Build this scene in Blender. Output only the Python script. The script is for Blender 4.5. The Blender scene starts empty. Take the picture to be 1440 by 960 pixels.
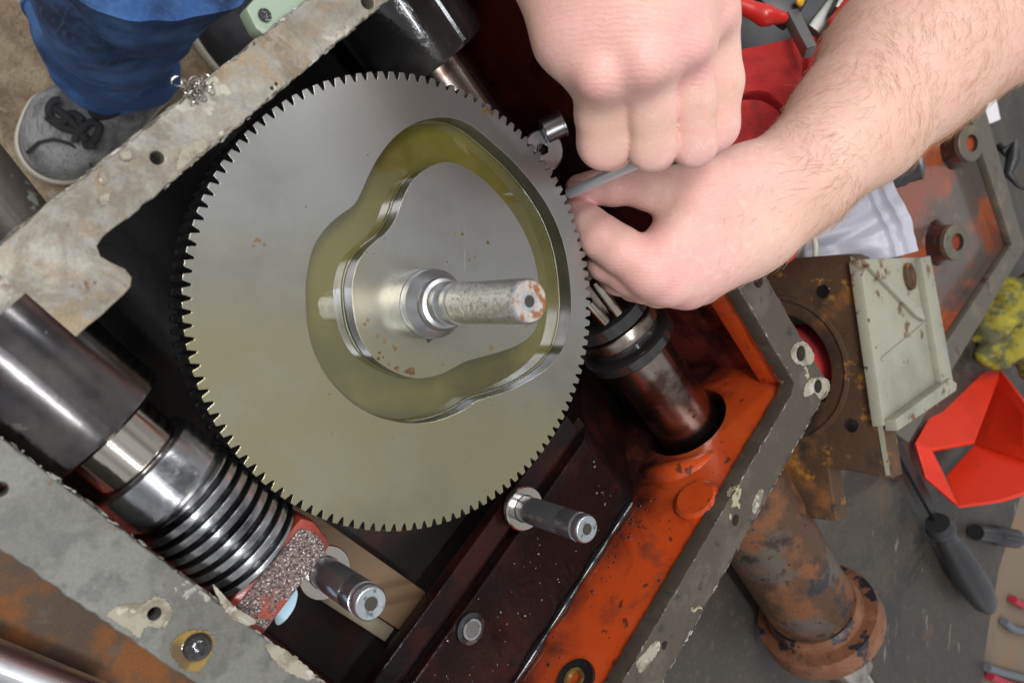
import bpy, bmesh, math, random
import numpy as np
from mathutils import Vector, Matrix
random.seed(7); rng = np.random.default_rng(7)
sc = bpy.context.scene
S = 0.001                                   # all building below is in millimetres
PI = math.pi
# ------------------------------------------------------------------ camera
F, TH, PH = 1095.13, 0.630345, 0.04453
CAM = np.array([-170.461, -7.141, 302.369])
def _basis():
    u = np.array([math.cos(PH), -math.sin(PH), 0.0])
    ax = np.cross(np.array([0, 0, -1.0]), u)
    K = np.array([[0, -ax[2], ax[1]], [ax[2], 0, -ax[0]], [-ax[1], ax[0], 0]])
    M = np.eye(3) + math.sin(TH) * K + (1 - math.cos(TH)) * K @ K
    return M @ [1, 0, 0.0], M @ [0, -1.0, 0], M @ [0, 0, -1.0]
CR, CD, CF = _basis()
cam = bpy.data.cameras.new('camera'); camo = bpy.data.objects.new('camera', cam)
sc.collection.objects.link(camo); sc.camera = camo
camo.matrix_world = Matrix(((CR[0], -CD[0], -CF[0], CAM[0]*S), (CR[1], -CD[1], -CF[1], CAM[1]*S),
                            (CR[2], -CD[2], -CF[2], CAM[2]*S), (0, 0, 0, 1)))
cam.sensor_width = 36; cam.lens = 36 * F / 1440; cam.clip_start = 0.01; cam.clip_end = 50
cam.dof.use_dof = True; cam.dof.focus_distance = 0.40; cam.dof.aperture_fstop = 14.0
# ------------------------------------------------------------------ light
world = bpy.data.worlds.new('World'); sc.world = world; world.use_nodes = True
wn = world.node_tree.nodes['Background']
wn.inputs[0].default_value = (0.95, 0.97, 1.0, 1); wn.inputs[1].default_value = 0.47
_nt = world.node_tree; _tc = _nt.nodes.new('ShaderNodeTexCoord'); _ns = _nt.nodes.new('ShaderNodeTexNoise'); _rp = _nt.nodes.new('ShaderNodeValToRGB')
_ns.inputs['Scale'].default_value = 2.6; _ns.inputs['Detail'].default_value = 1.5  # invented bright and dim patches all round, for the metal to reflect
_rp.color_ramp.elements[0].position = .36; _rp.color_ramp.elements[0].color = (.52, .53, .54, 1)
_rp.color_ramp.elements[1].position = .64; _rp.color_ramp.elements[1].color = (1.32, 1.34, 1.36, 1)
_nt.links.new(_tc.outputs['Generated'], _ns.inputs['Vector']); _nt.links.new(_ns.outputs['Fac'], _rp.inputs[0]); _nt.links.new(_rp.outputs[0], wn.inputs[0])
def area(name, loc, size, power, col, target=(0, 0, 0)):
    l = bpy.data.lights.new(name, 'AREA'); l.shape = 'RECTANGLE'; l.size, l.size_y = size
    l.energy = power; l.color = col
    o = bpy.data.objects.new(name, l); sc.collection.objects.link(o); o.location = loc
    d = Vector(target) - Vector(loc); o.rotation_euler = d.to_track_quat('-Z', 'Y').to_euler()
    return o
area('ceiling_tube_lamp', (-0.48, -0.42, 1.9), (1.5, 0.07), 18, (0.93, 0.97, 1.0))
area('ceiling_tube_lamp', (0.55, 1.25, 1.9), (1.5, 0.10), 11, (0.93, 0.97, 1.0), (0.2, 0, 0))
area('wall_fill_lamp', (-0.85, 0.55, 1.7), (1.0, 0.5), 22, (1.0, 0.97, 0.92), (0.1, 0, 0))  # unseen fill lamp, put there to brighten the orange bore wall
sc.view_settings.view_transform = 'Standard'; sc.view_settings.look = 'None'
sc.cycles.caustics_reflective = False; sc.cycles.caustics_refractive = False
sc.view_settings.exposure = 0.08; sc.view_settings.gamma = 1.0
# ------------------------------------------------------------------ coordinates
def ray(px, py): return ((px-720)/F)*CR + ((py-480)/F)*CD + CF
def C(px, py, d): return CAM + ray(px, py)*d                    # a point d mm in front of the lens
def W(px, py, z): r = ray(px, py); return CAM + r*((z-CAM[2])/r[2])
R2 = math.sqrt(0.5)
def B(u, v, z): return np.array([(u+v)*R2, (u-v)*R2, z])         # casing axes
UX = np.array([R2, R2, 0]); VX = np.array([R2, -R2, 0]); ZX = np.array([0, 0, 1.0])
def nz(v): v = np.asarray(v, float); return v/np.linalg.norm(v)
# ------------------------------------------------------------------ mesh helpers
class Msh:
    def __init__(s): s.v = []; s.f = []
    def add(s, v, f):
        n = len(s.v); s.v += [tuple(map(float, p)) for p in v]; s.f += [tuple(i+n for i in q) for q in f]; return s
    def rings(s, rings, cap0=True, cap1=True):
        n = len(rings[0]); v = [p for r in rings for p in r]; f = []
        for i in range(len(rings)-1):
            for j in range(n):
                k = (j+1) % n; f.append((i*n+j, i*n+k, (i+1)*n+k, (i+1)*n+j))
        if cap0: f.append(tuple(range(n-1, -1, -1)))
        if cap1: f.append(tuple((len(rings)-1)*n+j for j in range(n)))
        return s.add(v, f)
    def lathe(s, prof, o, d, seg=64, cap0=True, cap1=True):
        d = nz(d); a = nz(np.cross(d, [0.31, 0.2, 0.93] if abs(d[2]) < .9 else [1, 0, 0])); b = np.cross(d, a); o = np.asarray(o)
        return s.rings([[o + d*t + (a*math.cos(q)+b*math.sin(q))*r for q in np.linspace(0, 2*PI, seg, endpoint=False)] for t, r in prof], cap0, cap1)
    def tube(s, pts, rad, seg=10):
        pts = [np.asarray(p, float) for p in pts]; rad = [rad]*len(pts) if np.isscalar(rad) else rad
        rs = []; a = None
        for i, p in enumerate(pts):
            d = nz(pts[min(i+1, len(pts)-1)] - pts[max(i-1, 0)])
            if a is None: a = nz(np.cross(d, [0.3, 0.5, 0.81]))
            a = nz(a - d*(a@d)); b = np.cross(d, a)
            rs.append([p + (a*math.cos(q)+b*math.sin(q))*rad[i] for q in np.linspace(0, 2*PI, seg, endpoint=False)])
        return s.rings(rs)
    def prism(s, poly, vec):
        n = len(poly); poly = [np.asarray(p, float) for p in poly]; v = poly + [p+vec for p in poly]
        return s.add(v, [tuple(range(n-1, -1, -1)), tuple(range(n, 2*n))] + [(i, (i+1) % n, n+(i+1) % n, n+i) for i in range(n)])
    def box(s, c, ex, ey, ez):
        c, ex, ey, ez = map(np.asarray, (c, ex, ey, ez))
        return s.prism([c-ex-ey-ez, c+ex-ey-ez, c+ex+ey-ez, c-ex+ey-ez], 2*ez)
    def ubox(s, u0, u1, v0, v1, z0, z1): return s.box(B((u0+u1)/2, (v0+v1)/2, (z0+z1)/2), UX*(u1-u0)/2, VX*(v1-v0)/2, ZX*(z1-z0)/2)
    def ball(s, c, r, seg=16, sq=(1, 1, 1)):
        rs = [[np.asarray(c)+r*np.array([math.sin(t)*math.cos(q)*sq[0], math.sin(t)*math.sin(q)*sq[1], math.cos(t)*sq[2]]) for q in np.linspace(0, 2*PI, seg, endpoint=False)] for t in np.linspace(.02, PI-.02, seg//2+1)]
        return s.rings(rs)
BASE = {}
def empty(name, base):
    o = bpy.data.objects.new(name, None); sc.collection.objects.link(o); o.location = np.asarray(base)*S
    o.empty_display_size = .02; BASE[o.name] = np.asarray(base, float); return o
def obj(name, m, mt, parent=None, base=None, smooth=40, bev=0, recalc=True):
    base = BASE[parent.name] if parent else np.asarray(base if base is not None else (0, 0, 0), float)
    if isinstance(m, Msh):
        me = bpy.data.meshes.new(name); me.from_pydata([tuple((np.array(p)-base)*S) for p in m.v], [], m.f); me.update()
        if recalc:
            bm = bmesh.new(); bm.from_mesh(me); bmesh.ops.recalc_face_normals(bm, faces=bm.faces)
            if bev:
                es = [e for e in bm.edges if len(e.link_faces) == 2 and e.calc_face_angle(0) > .6]
                bmesh.ops.bevel(bm, geom=es, offset=bev*S, segments=2, affect='EDGES', profile=.6)
            bm.to_mesh(me); bm.free()
    else:
        me = m; me.name = name; me.transform(Matrix.Translation(Vector(-base*S)))
    o = bpy.data.objects.new(name, me); sc.collection.objects.link(o)
    if parent: o.parent = parent
    else: o.location = base*S
    BASE[o.name] = base; me.materials.append(mt)
    if smooth is not None:
        me.shade_smooth(); me.set_sharp_from_angle(angle=math.radians(smooth))
        for p in me.polygons:
            if len(p.vertices) > 4 or p.normal.z > .999: p.use_smooth = False
    return o
def tag(o, label=None, cat=None, group=None, kind=None):
    for k, v in (('label', label), ('category', cat), ('group', group), ('kind', kind)):
        if v: o[k] = v
    return o
def thing(name, base, label, cat, group=None): return tag(empty(name, base), label, cat, group)
def plate(loops, t, bev=0.0, frame=None, res=2):
    """flat plate from nested 2-D outlines (outer, hole, island...), thickness t centred on its plane; frame: (o, ex, ey) in mm"""
    cu = bpy.data.curves.new('outline', 'CURVE'); cu.dimensions = '2D'; cu.fill_mode = 'BOTH'
    cu.extrude = max(t/2-bev, .01); cu.bevel_depth = bev; cu.bevel_resolution = res; cu.offset = -bev
    for L in loops:
        sp = cu.splines.new('POLY'); sp.points.add(len(L)-1); sp.use_cyclic_u = True
        for p, q in zip(sp.points, L): p.co = (q[0], q[1], 0, 1)
    ob = bpy.data.objects.new('outline', cu); sc.collection.objects.link(ob)
    dg = bpy.context.evaluated_depsgraph_get(); dg.update()
    me = bpy.data.meshes.new_from_object(ob.evaluated_get(dg)); bpy.data.objects.remove(ob); bpy.data.curves.remove(cu)
    me.materials.clear()
    bm = bmesh.new(); bm.from_mesh(me); bmesh.ops.remove_doubles(bm, verts=bm.verts, dist=.002); bm.to_mesh(me); bm.free()
    if frame is None: frame = ((0, 0, 0), (1, 0, 0), (0, 1, 0))
    o, ex, ey = [np.asarray(a, float) for a in frame]; ez = np.cross(ex, ey)
    me.transform(Matrix(((ex[0], ey[0], ez[0], o[0]), (ex[1], ey[1], ez[1], o[1]), (ex[2], ey[2], ez[2], o[2]), (0, 0, 0, 1))))
    me.transform(Matrix.Diagonal((S, S, S, 1))); return me
def circ(cx, cy, r, n=32): return [(cx+r*math.cos(a), cy+r*math.sin(a)) for a in np.linspace(0, 2*PI, n, endpoint=False)]
def spline(pts, n=240):
    P = np.array(pts, float); m = len(P); out = []
    for t in np.linspace(0, m, n, endpoint=False):
        i = int(t); f = t-i; a, b, c, d = (P[(i+k) % m] for k in (-1, 0, 1, 2))
        out.append(.5*((2*b)+(c-a)*f+(2*a-5*b+4*c-d)*f*f+(3*b-3*c+d-a)*f**3))
    return np.array(out)
def rough_line(a, b, n, amp):
    a, b = np.array(a, float), np.array(b, float); d = b-a; nn = nz([-d[1], d[0]])
    return [a+d*t+nn*random.uniform(-amp, amp) for t in np.linspace(0, 1, n, endpoint=False)]
# ------------------------------------------------------------------ implicit skin (rounded cones blended and meshed)
def smin(a, b, k):
    h = np.maximum(k-np.abs(a-b), 0)/k; return np.minimum(a, b)-h*h*k*.25
def cone(P, a, b, ra, rb):
    a = np.asarray(a, np.float32); b = np.asarray(b, np.float32); ab = b-a
    t = np.clip(((P-a)@ab)/(ab@ab), 0, 1); return np.linalg.norm(P-a-t[..., None]*ab, axis=-1)-(ra+(rb-ra)*t)
def chain(P, pts, k=4.0):
    d = None
    for (a, ra), (b, rb) in zip(pts[:-1], pts[1:]):
        e = cone(P, a, b, ra, rb); d = e if d is None else smin(d, e, k)
    return d
def surface(fn, lo, hi, h):
    lo = np.array(lo, np.float32); n = np.ceil((np.array(hi)-lo)/h).astype(int)+1
    ax = [lo[i]+h*np.arange(n[i], dtype=np.float32) for i in range(3)]
    D = np.concatenate([fn(np.stack(np.meshgrid(ax[0][i:i+12], ax[1], ax[2], indexing='ij'), -1)) for i in range(0, n[0], 12)]).astype(np.float32)
    sg = D < 0; c = n-1; acc = np.zeros((*c, 3), np.float32); cnt = np.zeros(tuple(c), np.float32)
    cr = [(i, j, k) for i in (0, 1) for j in (0, 1) for k in (0, 1)]
    sl = lambda A, o: A[o[0]:o[0]+c[0], o[1]:o[1]+c[1], o[2]:o[2]+c[2]]
    for a in cr:
        for q in range(3):
            if a[q]: continue
            b = list(a); b[q] = 1
            da, db = sl(D, a), sl(D, b); m = (da < 0) != (db < 0); t = np.where(m, da/np.where(m, da-db, 1), 0)
            for w in range(3): acc[..., w] += np.where(m, a[w]+(t if w == q else 0), 0)
            cnt += m
    act = cnt > 0; idx = -np.ones(tuple(c), int); idx[act] = np.arange(act.sum())
    ijk = np.argwhere(act); V = lo+(ijk+acc[act]/cnt[act][:, None])*h
    Fs = []
    for q in range(3):
        o1, o2 = [(1, 2), (2, 0), (0, 1)][q]
        A = np.take(sg, range(0, n[q]-1), q); Bq = np.take(sg, range(1, n[q]), q); m = A != Bq
        e = np.argwhere(m); ok = (e[:, o1] > 0) & (e[:, o2] > 0) & (e[:, o1] < c[o1]) & (e[:, o2] < c[o2]); e = e[ok]
        fl = A[tuple(e.T)]
        def cell(d1, d2): g = e.copy(); g[:, o1] -= d1; g[:, o2] -= d2; return idx[tuple(g.T)]
        Q = np.stack([cell(1, 1), cell(0, 1), cell(0, 0), cell(1, 0)], 1)
        Q[~fl] = Q[~fl][:, ::-1]; Fs.append(Q)
    m = Msh(); m.v = [tuple(p) for p in V.tolist()]; m.f = [tuple(q) for q in np.concatenate(Fs).tolist()]; return m
def paint(o, name, spots):
    P = np.empty(len(o.data.vertices)*3, np.float32); o.data.vertices.foreach_get('co', P); P = P.reshape(-1, 3)/S+BASE[o.name]
    v = np.zeros(len(P), np.float32)
    for c, r in spots: v = np.maximum(v, np.exp(-((P-c)**2).sum(1)/(r*r)))
    o.data.attributes.new(name, 'FLOAT', 'POINT').data.foreach_set('value', v)
def pc(px, py, d, rp): return (C(px, py, d), rp*d/F)
# ------------------------------------------------------------------ materials
def mat(name, col, rough=.5, metal=0, layers=(), bump=None, coat=0, sss=0, spec=.5, sc3=(1, 1, 1), trans=0, fine=0.0, bump2=None):
    m = bpy.data.materials.new(name); m.use_nodes = True; nt = m.node_tree; N = nt.nodes; L = nt.links
    bs = N['Principled BSDF']; tc = N.new('ShaderNodeTexCoord')
    def mapped(seed, s3):
        mp = N.new('ShaderNodeMapping'); mp.inputs['Location'].default_value = (seed*.713, seed*1.37, seed*.291); mp.inputs['Scale'].default_value = s3
        L.new(tc.outputs['Object'], mp.inputs[0]); return mp.outputs[0]
    def noise(scale, seed, detail=5, s3=(1, 1, 1), dist=0.0):
        n = N.new('ShaderNodeTexNoise'); n.inputs['Scale'].default_value = scale; n.inputs['Detail'].default_value = detail
        n.inputs['Roughness'].default_value = .6; n.inputs['Distortion'].default_value = dist
        L.new(mapped(seed, s3), n.inputs['Vector']); return n.outputs['Fac']
    cur = None; rc = None; mc = None
    def mix(fac, a, b, typ):
        x = N.new('ShaderNodeMix'); x.data_type = typ; i = 6 if typ == 'RGBA' else 2
        L.new(fac, x.inputs[0])
        for k, val in ((i, a), (i+1, b)):
            if hasattr(val, 'links'): L.new(val, x.inputs[k])
            else: x.inputs[k].default_value = (*val, 1) if typ == 'RGBA' else val
        return x.outputs[2 if typ == 'RGBA' else 0]
    cur, rc, mc = tuple(col), rough, metal
    for ly in layers:
        c, scale, lo, hi = ly[:4]; kw = ly[4] if len(ly) > 4 else {}
        if 'attr' in kw:
            at = N.new('ShaderNodeAttribute'); at.attribute_name = kw['attr']; val = at.outputs['Fac']
        elif kw.get('spots'):
            vo = N.new('ShaderNodeTexVoronoi'); vo.inputs['Scale'].default_value = scale; vo.inputs['Randomness'].default_value = 1
            ns = N.new('ShaderNodeTexNoise'); ns.inputs['Scale'].default_value = scale*2.2
            va = N.new('ShaderNodeVectorMath'); va.operation = 'MULTIPLY_ADD'; va.inputs[1].default_value = (.9/scale,)*3
            mp = mapped(kw.get('seed', 1), kw.get('s3', (1, 1, 1))); L.new(mp, ns.inputs['Vector'])
            L.new(ns.outputs['Color'], va.inputs[0]); L.new(mp, va.inputs[2]); L.new(va.outputs[0], vo.inputs['Vector'])
            # only some cells carry a spot
            cm = N.new('ShaderNodeSeparateColor'); L.new(vo.outputs['Color'], cm.inputs[0])
            mm = N.new('ShaderNodeMath'); mm.operation = 'MULTIPLY_ADD'; mm.inputs[1].default_value = kw['spots']; mm.inputs[2].default_value = 0
            L.new(cm.outputs[0], mm.inputs[0]); ad = N.new('ShaderNodeMath'); ad.operation = 'ADD'
            L.new(mm.outputs[0], ad.inputs[0]); L.new(vo.outputs['Distance'], ad.inputs[1]); val = ad.outputs[0]
        else:
            val = noise(scale, kw.get('seed', 1), kw.get('detail', 5), kw.get('s3', (1, 1, 1)), kw.get('dist', 0))
        if 'dir' in kw:
            dt = N.new('ShaderNodeVectorMath'); dt.operation = 'DOT_PRODUCT'; dt.inputs[1].default_value = kw['dir']; L.new(tc.outputs['Object'], dt.inputs[0])
            mm = N.new('ShaderNodeMath'); mm.operation = 'ADD'; L.new(dt.outputs['Value'], mm.inputs[0]); L.new(val, mm.inputs[1]); val = mm.outputs[0]
        mr = N.new('ShaderNodeMapRange'); mr.interpolation_type = 'SMOOTHSTEP'
        mr.inputs[1].default_value = lo; mr.inputs[2].default_value = hi; mr.inputs[4].default_value = kw.get('amt', 1); L.new(val, mr.inputs[0])
        fac = mr.outputs[0]; cur = mix(fac, cur, c, 'RGBA')
        if 'rough' in kw: rc = mix(fac, rc, kw['rough'], 'FLOAT')
        if 'metal' in kw: mc = mix(fac, mc, kw['metal'], 'FLOAT')
    if fine:
        nf = noise(900, 3, 3); x = N.new('ShaderNodeMix'); x.data_type = 'RGBA'; x.blend_type = 'OVERLAY'; x.inputs[0].default_value = fine
        if hasattr(cur, 'links'): L.new(cur, x.inputs[6])
        else: x.inputs[6].default_value = (*cur, 1)
        L.new(nf, x.inputs[7]); cur = x.outputs[2]
    for k, val in (('Base Color', cur), ('Roughness', rc), ('Metallic', mc)):
        if hasattr(val, 'links'): L.new(val, bs.inputs[k])
        else: bs.inputs[k].default_value = (*val, 1) if k == 'Base Color' else val
    bs.inputs['Coat Weight'].default_value = coat; bs.inputs['Coat Roughness'].default_value = .08
    bs.inputs['Specular IOR Level'].default_value = spec
    if sss:
        bs.inputs['Subsurface Weight'].default_value = sss; bs.inputs['Subsurface Radius'].default_value = (1, .35, .2); bs.inputs['Subsurface Scale'].default_value = .002
    if trans: bs.inputs['Transmission Weight'].default_value = trans
    prev = None
    for bb in (bump, bump2):
        if not bb: continue
        bn = N.new('ShaderNodeBump'); bn.inputs['Strength'].default_value = bb[1]; bn.inputs['Distance'].default_value = bb[2] if len(bb) > 2 else .0006
        L.new(noise(bb[0], 5, 6, bb[3] if len(bb) > 3 else sc3), bn.inputs['Height'])
        if prev: L.new(prev, bn.inputs['Normal'])
        prev = bn.outputs[0]
    if prev: L.new(prev, bs.inputs['Normal'])
    return m
sd = lambda s, **k: dict(seed=s, **k)
M = {}
M['gear'] = mat('gear_steel', (.335, .33, .318), .30, .82, [
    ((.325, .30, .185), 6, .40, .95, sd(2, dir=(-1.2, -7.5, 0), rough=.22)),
    ((.215, .205, .185), 12, .48, .72, sd(4, amt=.6)), ((.37, .365, .35), 30, .45, .75, sd(6, amt=.3)), ((.52, .52, .51), 90, .69, .71, sd(31, amt=.6, s3=(1, .05, 1))), ((.50, .50, .49), 80, .70, .715, sd(37, amt=.6, s3=(.06, 1, 1))),
    ((.22, .12, .03), 60, .11, .05, sd(9, spots=.9, amt=.8, rough=.5, metal=.2)),
    ((.07, .06, .05), 140, .10, .06, sd(11, spots=1.3, amt=.8, rough=.5, metal=0))], (120, .03, .0004), fine=.06, bump2=(900, .03, .0002))
M['toothside'] = mat('oil_black_tooth_flank', (.05, .05, .052), .35, .6)
M['polish'] = mat('polished_groove_steel', (.30, .30, .345), .2, 1, [((.15, .15, .19), 40, .4, .7, sd(1, amt=.7))], (260, .1, .0003, (.15, .15, 3)))
M['shaft'] = mat('turned_steel', (.76, .77, .79), .36, 1, [((.40, .40, .42), 250, .5, .7, sd(3, amt=.7, s3=(.15, .15, 2)))], (260, .12, .0003, (.1, .1, 3)))
M['hub'] = mat('hub_steel', (.46, .465, .48), .30, .95, [((.36, .36, .38), 70, .45, .65, sd(3, amt=.7)), ((.75, .76, .77), 200, .56, .68, sd(7, amt=.6, s3=(.3, .3, 2)))], (240, .12, .0003, (.2, .2, 3)))
M['pitted'] = mat('pitted_steel', (.70, .70, .71), .33, 1, [((.42, .41, .41), 900, .5, .62, sd(3, amt=.8, rough=.5)), ((.30, .28, .27), 260, .6, .7, sd(8, amt=.6)), ((.22, .11, .05), 130, .66, .74, sd(5, metal=.1, rough=.7))], (520, .5, .0008))
M['rustend'] = mat('rusty_end_face', (.55, .50, .47), .45, .7, [((.22, .085, .03), 190, .44, .56, sd(4, metal=0, rough=.8)), ((.7, .66, .62), 300, .62, .7, sd(6, amt=.8))], (500, .6, .0007))
M['oil'] = mat('pooled_oil', (.072, .065, .012), .02, 0, [((.115, .104, .024), 14, .42, .66, sd(3)), ((.05, .032, .010), 26, .56, .76, sd(7, amt=.7)), ((.02, .012, .006), 160, .06, .04, sd(5, spots=.7))], (9, .06, .002), spec=1.0)
M['oil'].node_tree.nodes['Principled BSDF'].inputs['IOR'].default_value = 1.58
M['flange'] = mat('machined_flange', (.31, .292, .25), .42, .45, [
    ((.25, .175, .085), 20, .42, .60, sd(2, amt=.85, metal=.1, rough=.5, dist=1.2)),
    ((.125, .102, .07), 30, .47, .62, sd(8, amt=.75, metal=.2, dist=1)),
    ((.235, .225, .20), 150, .48, .6, sd(21, amt=.7)),
    ((.42, .395, .32), 42, .61, .64, sd(5, amt=.8, metal=.05, rough=.55)),
    ((.14, .075, .03), 75, .68, .74, sd(12, metal=0, rough=.7)),
    ((.04, .035, .03), 170, .66, .72, sd(14, amt=.7)), ((.15, .13, .105), 240, .52, .72, sd(24, amt=.45, s3=(1, .18, 1))), ((.40, .385, .35), 300, .58, .74, sd(25, amt=.35, s3=(.2, 1, 1))), ((.23, .17, .10), 60, .52, .64, sd(27, amt=.55, dist=1.5))], (90, .35, .001), bump2=(420, .25, .0004), fine=.3)
M['flange2'] = mat('grey_gasket_flange', (.12, .115, .102), .45, .2, [
    ((.165, .160, .146), 14, .46, .56, sd(3, amt=.7, dist=1)), ((.30, .29, .25), 34, .65, .66, sd(6, metal=.1)), ((.085, .083, .077), 110, .5, .62, sd(31, amt=.6)),
    ((.09, .085, .08), 60, .62, .7, sd(9, amt=.7)), ((.13, .07, .03), 80, .66, .72, sd(12)), ((.06, .058, .055), 120, .56, .72, sd(22, amt=.5)), ((.19, .186, .175), 260, .56, .74, sd(23, amt=.35, s3=(.25, 1, 1)))], (100, .25, .0007), bump2=(620, .2, .0003), fine=.3)
M['flange3'] = mat('dark_gasket_flange', (.060, .048, .036), .6, .0, [
    ((.085, .070, .054), 45, .5, .65, sd(3)), ((.32, .29, .18), 30, .67, .68, sd(16, rough=.6)), ((.028, .025, .022), 90, .6, .7, sd(9))], (200, .25, .0006), fine=.3)
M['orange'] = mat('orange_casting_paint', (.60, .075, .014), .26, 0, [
    ((.64, .12, .028), 14, .45, .7, sd(2, amt=.7)), ((.24, .055, .03), 38, .56, .70, sd(5, amt=.75)),
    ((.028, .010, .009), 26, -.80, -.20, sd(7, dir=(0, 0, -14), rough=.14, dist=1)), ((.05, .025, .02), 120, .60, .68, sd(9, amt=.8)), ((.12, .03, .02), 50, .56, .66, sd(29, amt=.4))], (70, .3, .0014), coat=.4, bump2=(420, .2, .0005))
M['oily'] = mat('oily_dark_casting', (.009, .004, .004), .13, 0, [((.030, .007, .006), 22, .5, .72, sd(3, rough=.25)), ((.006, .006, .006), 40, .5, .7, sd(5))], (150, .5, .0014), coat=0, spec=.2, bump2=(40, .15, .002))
M['maroon'] = mat('shade_dark_red_paint', (.17, .026, .02), .3, 0, [((.035, .009, .009), 18, .42, .62, sd(3, rough=.18)), ((.19, .035, .014), 26, .6, .75, sd(6, amt=.7))], (80, .3, .0012), coat=.25)  # red paint darkened so its colour carries the lower wall's shade
M['redcast'] = mat('red_primer_casting', (.26, .03, .014), .4, 0, [((.12, .02, .015), 60, .5, .65, sd(3))], (240, .4, .0006), coat=.2)
M['granular'] = mat('granular_casting_top', (.17, .115, .10), .3, .2, [((.05, .03, .03), 800, .45, .58, sd(2)), ((.66, .62, .62), 1300, .57, .62, sd(4, rough=.25, metal=.4)), ((.30, .05, .03), 60, .58, .66, sd(6))], (1100, .9, .0008))
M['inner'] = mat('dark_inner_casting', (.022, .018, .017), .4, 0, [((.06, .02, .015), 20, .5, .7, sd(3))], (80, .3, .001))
M['dkcyl'] = mat('dark_bearing_steel', (.17, .155, .15), .2, 1, [((.085, .08, .085), 26, .42, .62, sd(2)), ((.34, .32, .31), 130, .66, .69, sd(18, amt=.6, s3=(.08, 1, 1))), ((.16, .075, .035), 40, .62, .72, sd(5, amt=.7, metal=.4, rough=.4)), ((.35, .35, .36), 220, .68, .72, sd(8))], (120, .06, .0005), bump2=(600, .06, .0002))
M['wormst'] = mat('worm_steel', (.42, .42, .43), .25, 1, [((.26, .26, .275), 60, .45, .65, sd(2)), ((.07, .07, .08), 30, .54, .66, sd(5, amt=.75)), ((.66, .66, .66), 200, .6, .7, sd(4, amt=.5))], (420, .06, .0002))
M['brightst'] = mat('ground_bearing_steel', (.50, .46, .41), .14, 1, [((.35, .30, .25), 30, .5, .7, sd(2))], (300, .04, .0003))
M['brownst'] = mat('oil_stained_steel', (.30, .25, .22), .25, 1, [((.10, .055, .04), 30, .48, .66, sd(2, rough=.3)), ((.05, .03, .025), 260, .64, .68, sd(6))], (200, .1, .0004), coat=.3)
M['dkoil'] = mat('oil_black_steel', (.045, .043, .042), .12, .6, [((.10, .095, .09), 24, .5, .7, sd(2))], (30, .35, .003), coat=.7, bump2=(160, .25, .001))
M['pin'] = mat('ground_pin_steel', (.50, .50, .54), .22, .88, [((.16, .16, .2), 45, .5, .66, sd(3))], (300, .06, .0003))
M['pinend'] = mat('pin_end_steel', (.50, .53, .55), .3, .9, [((.2, .22, .22), 260, .56, .64, sd(3))], (420, .4, .0005))
M['skin'] = mat('skin', (.70, .435, .36), .48, 0, [((.74, .39, .365), 17, .42, .68, sd(2, amt=.75)), ((.70, .47, .36), 34, .5, .72, sd(4, amt=.7)), ((.70, .37, .33), 30, .56, .76, sd(9, amt=.5)), ((.77, .52, .46), 220, .5, .7, sd(19, amt=.5)), ((.60, .31, .26), 90, .55, .75, sd(39, amt=.35)), ((.78, .35, .33), 0, .05, .9, sd(1, attr='flush', amt=.42)), ((.62, .40, .26), 0, .05, .9, sd(1, attr='tan', amt=.38)), ((.45, .17, .10), 62, .03, .02, sd(6, spots=1.6, amt=.5))], (300, .3, .0008), sss=.16, spec=.4, bump2=(1300, .25, .0004), fine=.12)
def wrinkles(m):
    nt = m.node_tree; N = nt.nodes; L = nt.links; bs = N['Principled BSDF']; tc = N.new('ShaderNodeTexCoord')
    wv = N.new('ShaderNodeTexWave'); wv.inputs['Scale'].default_value = 170; wv.inputs['Distortion'].default_value = 5; wv.inputs['Detail'].default_value = 3; wv.inputs['Detail Scale'].default_value = 1.2
    wv.bands_direction = 'Y'; L.new(tc.outputs['Object'], wv.inputs['Vector'])
    vo = N.new('ShaderNodeTexVoronoi'); vo.feature = 'DISTANCE_TO_EDGE'; vo.inputs['Scale'].default_value = 900; L.new(tc.outputs['Object'], vo.inputs['Vector'])
    at = N.new('ShaderNodeAttribute'); at.attribute_name = 'flush'
    mu = N.new('ShaderNodeMath'); mu.operation = 'MULTIPLY'; L.new(wv.outputs['Fac'], mu.inputs[0]); L.new(at.outputs['Fac'], mu.inputs[1])
    b1 = N.new('ShaderNodeBump'); b1.inputs['Strength'].default_value = .16; b1.inputs['Distance'].default_value = .0006; L.new(mu.outputs[0], b1.inputs['Height'])
    b2 = N.new('ShaderNodeBump'); b2.inputs['Strength'].default_value = .25; b2.inputs['Distance'].default_value = .0003; L.new(vo.outputs['Distance'], b2.inputs['Height'])
    old = bs.inputs['Normal'].links[0].from_socket; first = old.node
    L.new(b1.outputs[0], b2.inputs['Normal'])
    while first.inputs['Normal'].links: first = first.inputs['Normal'].links[0].from_node
    L.new(b2.outputs[0], first.inputs['Normal'])
wrinkles(M['skin'])
M['nail'] = mat('fingernail', (.66, .40, .35), .25, 0, sss=.1, spec=.5)
M['hair'] = mat('arm_hair', (.40, .22, .11), .5)
M['jeans'] = mat('blue_denim', (.032, .095, .28), .9, 0, [((.075, .20, .50), 14, .46, .66, sd(2)), ((.010, .022, .065), 10, .48, .68, sd(5)), ((.07, .14, .30), 300, .52, .66, sd(15, amt=.4, s3=(1, 1, .1))), ((.16, .15, .15), 30, .68, .8, sd(7, amt=.4))], (1200, .5, .001), fine=.3)
M['canvas'] = mat('grey_canvas', (.125, .125, .13), .85, 0, [((.32, .32, .325), 22, .36, .6, sd(2)), ((.07, .07, .073), 400, .52, .62, sd(12, amt=.6, s3=(1, .1, 1))), ((.36, .31, .25), 20, .68, .76, sd(5, amt=.7))], (600, .5, .001), fine=.35)
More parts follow.
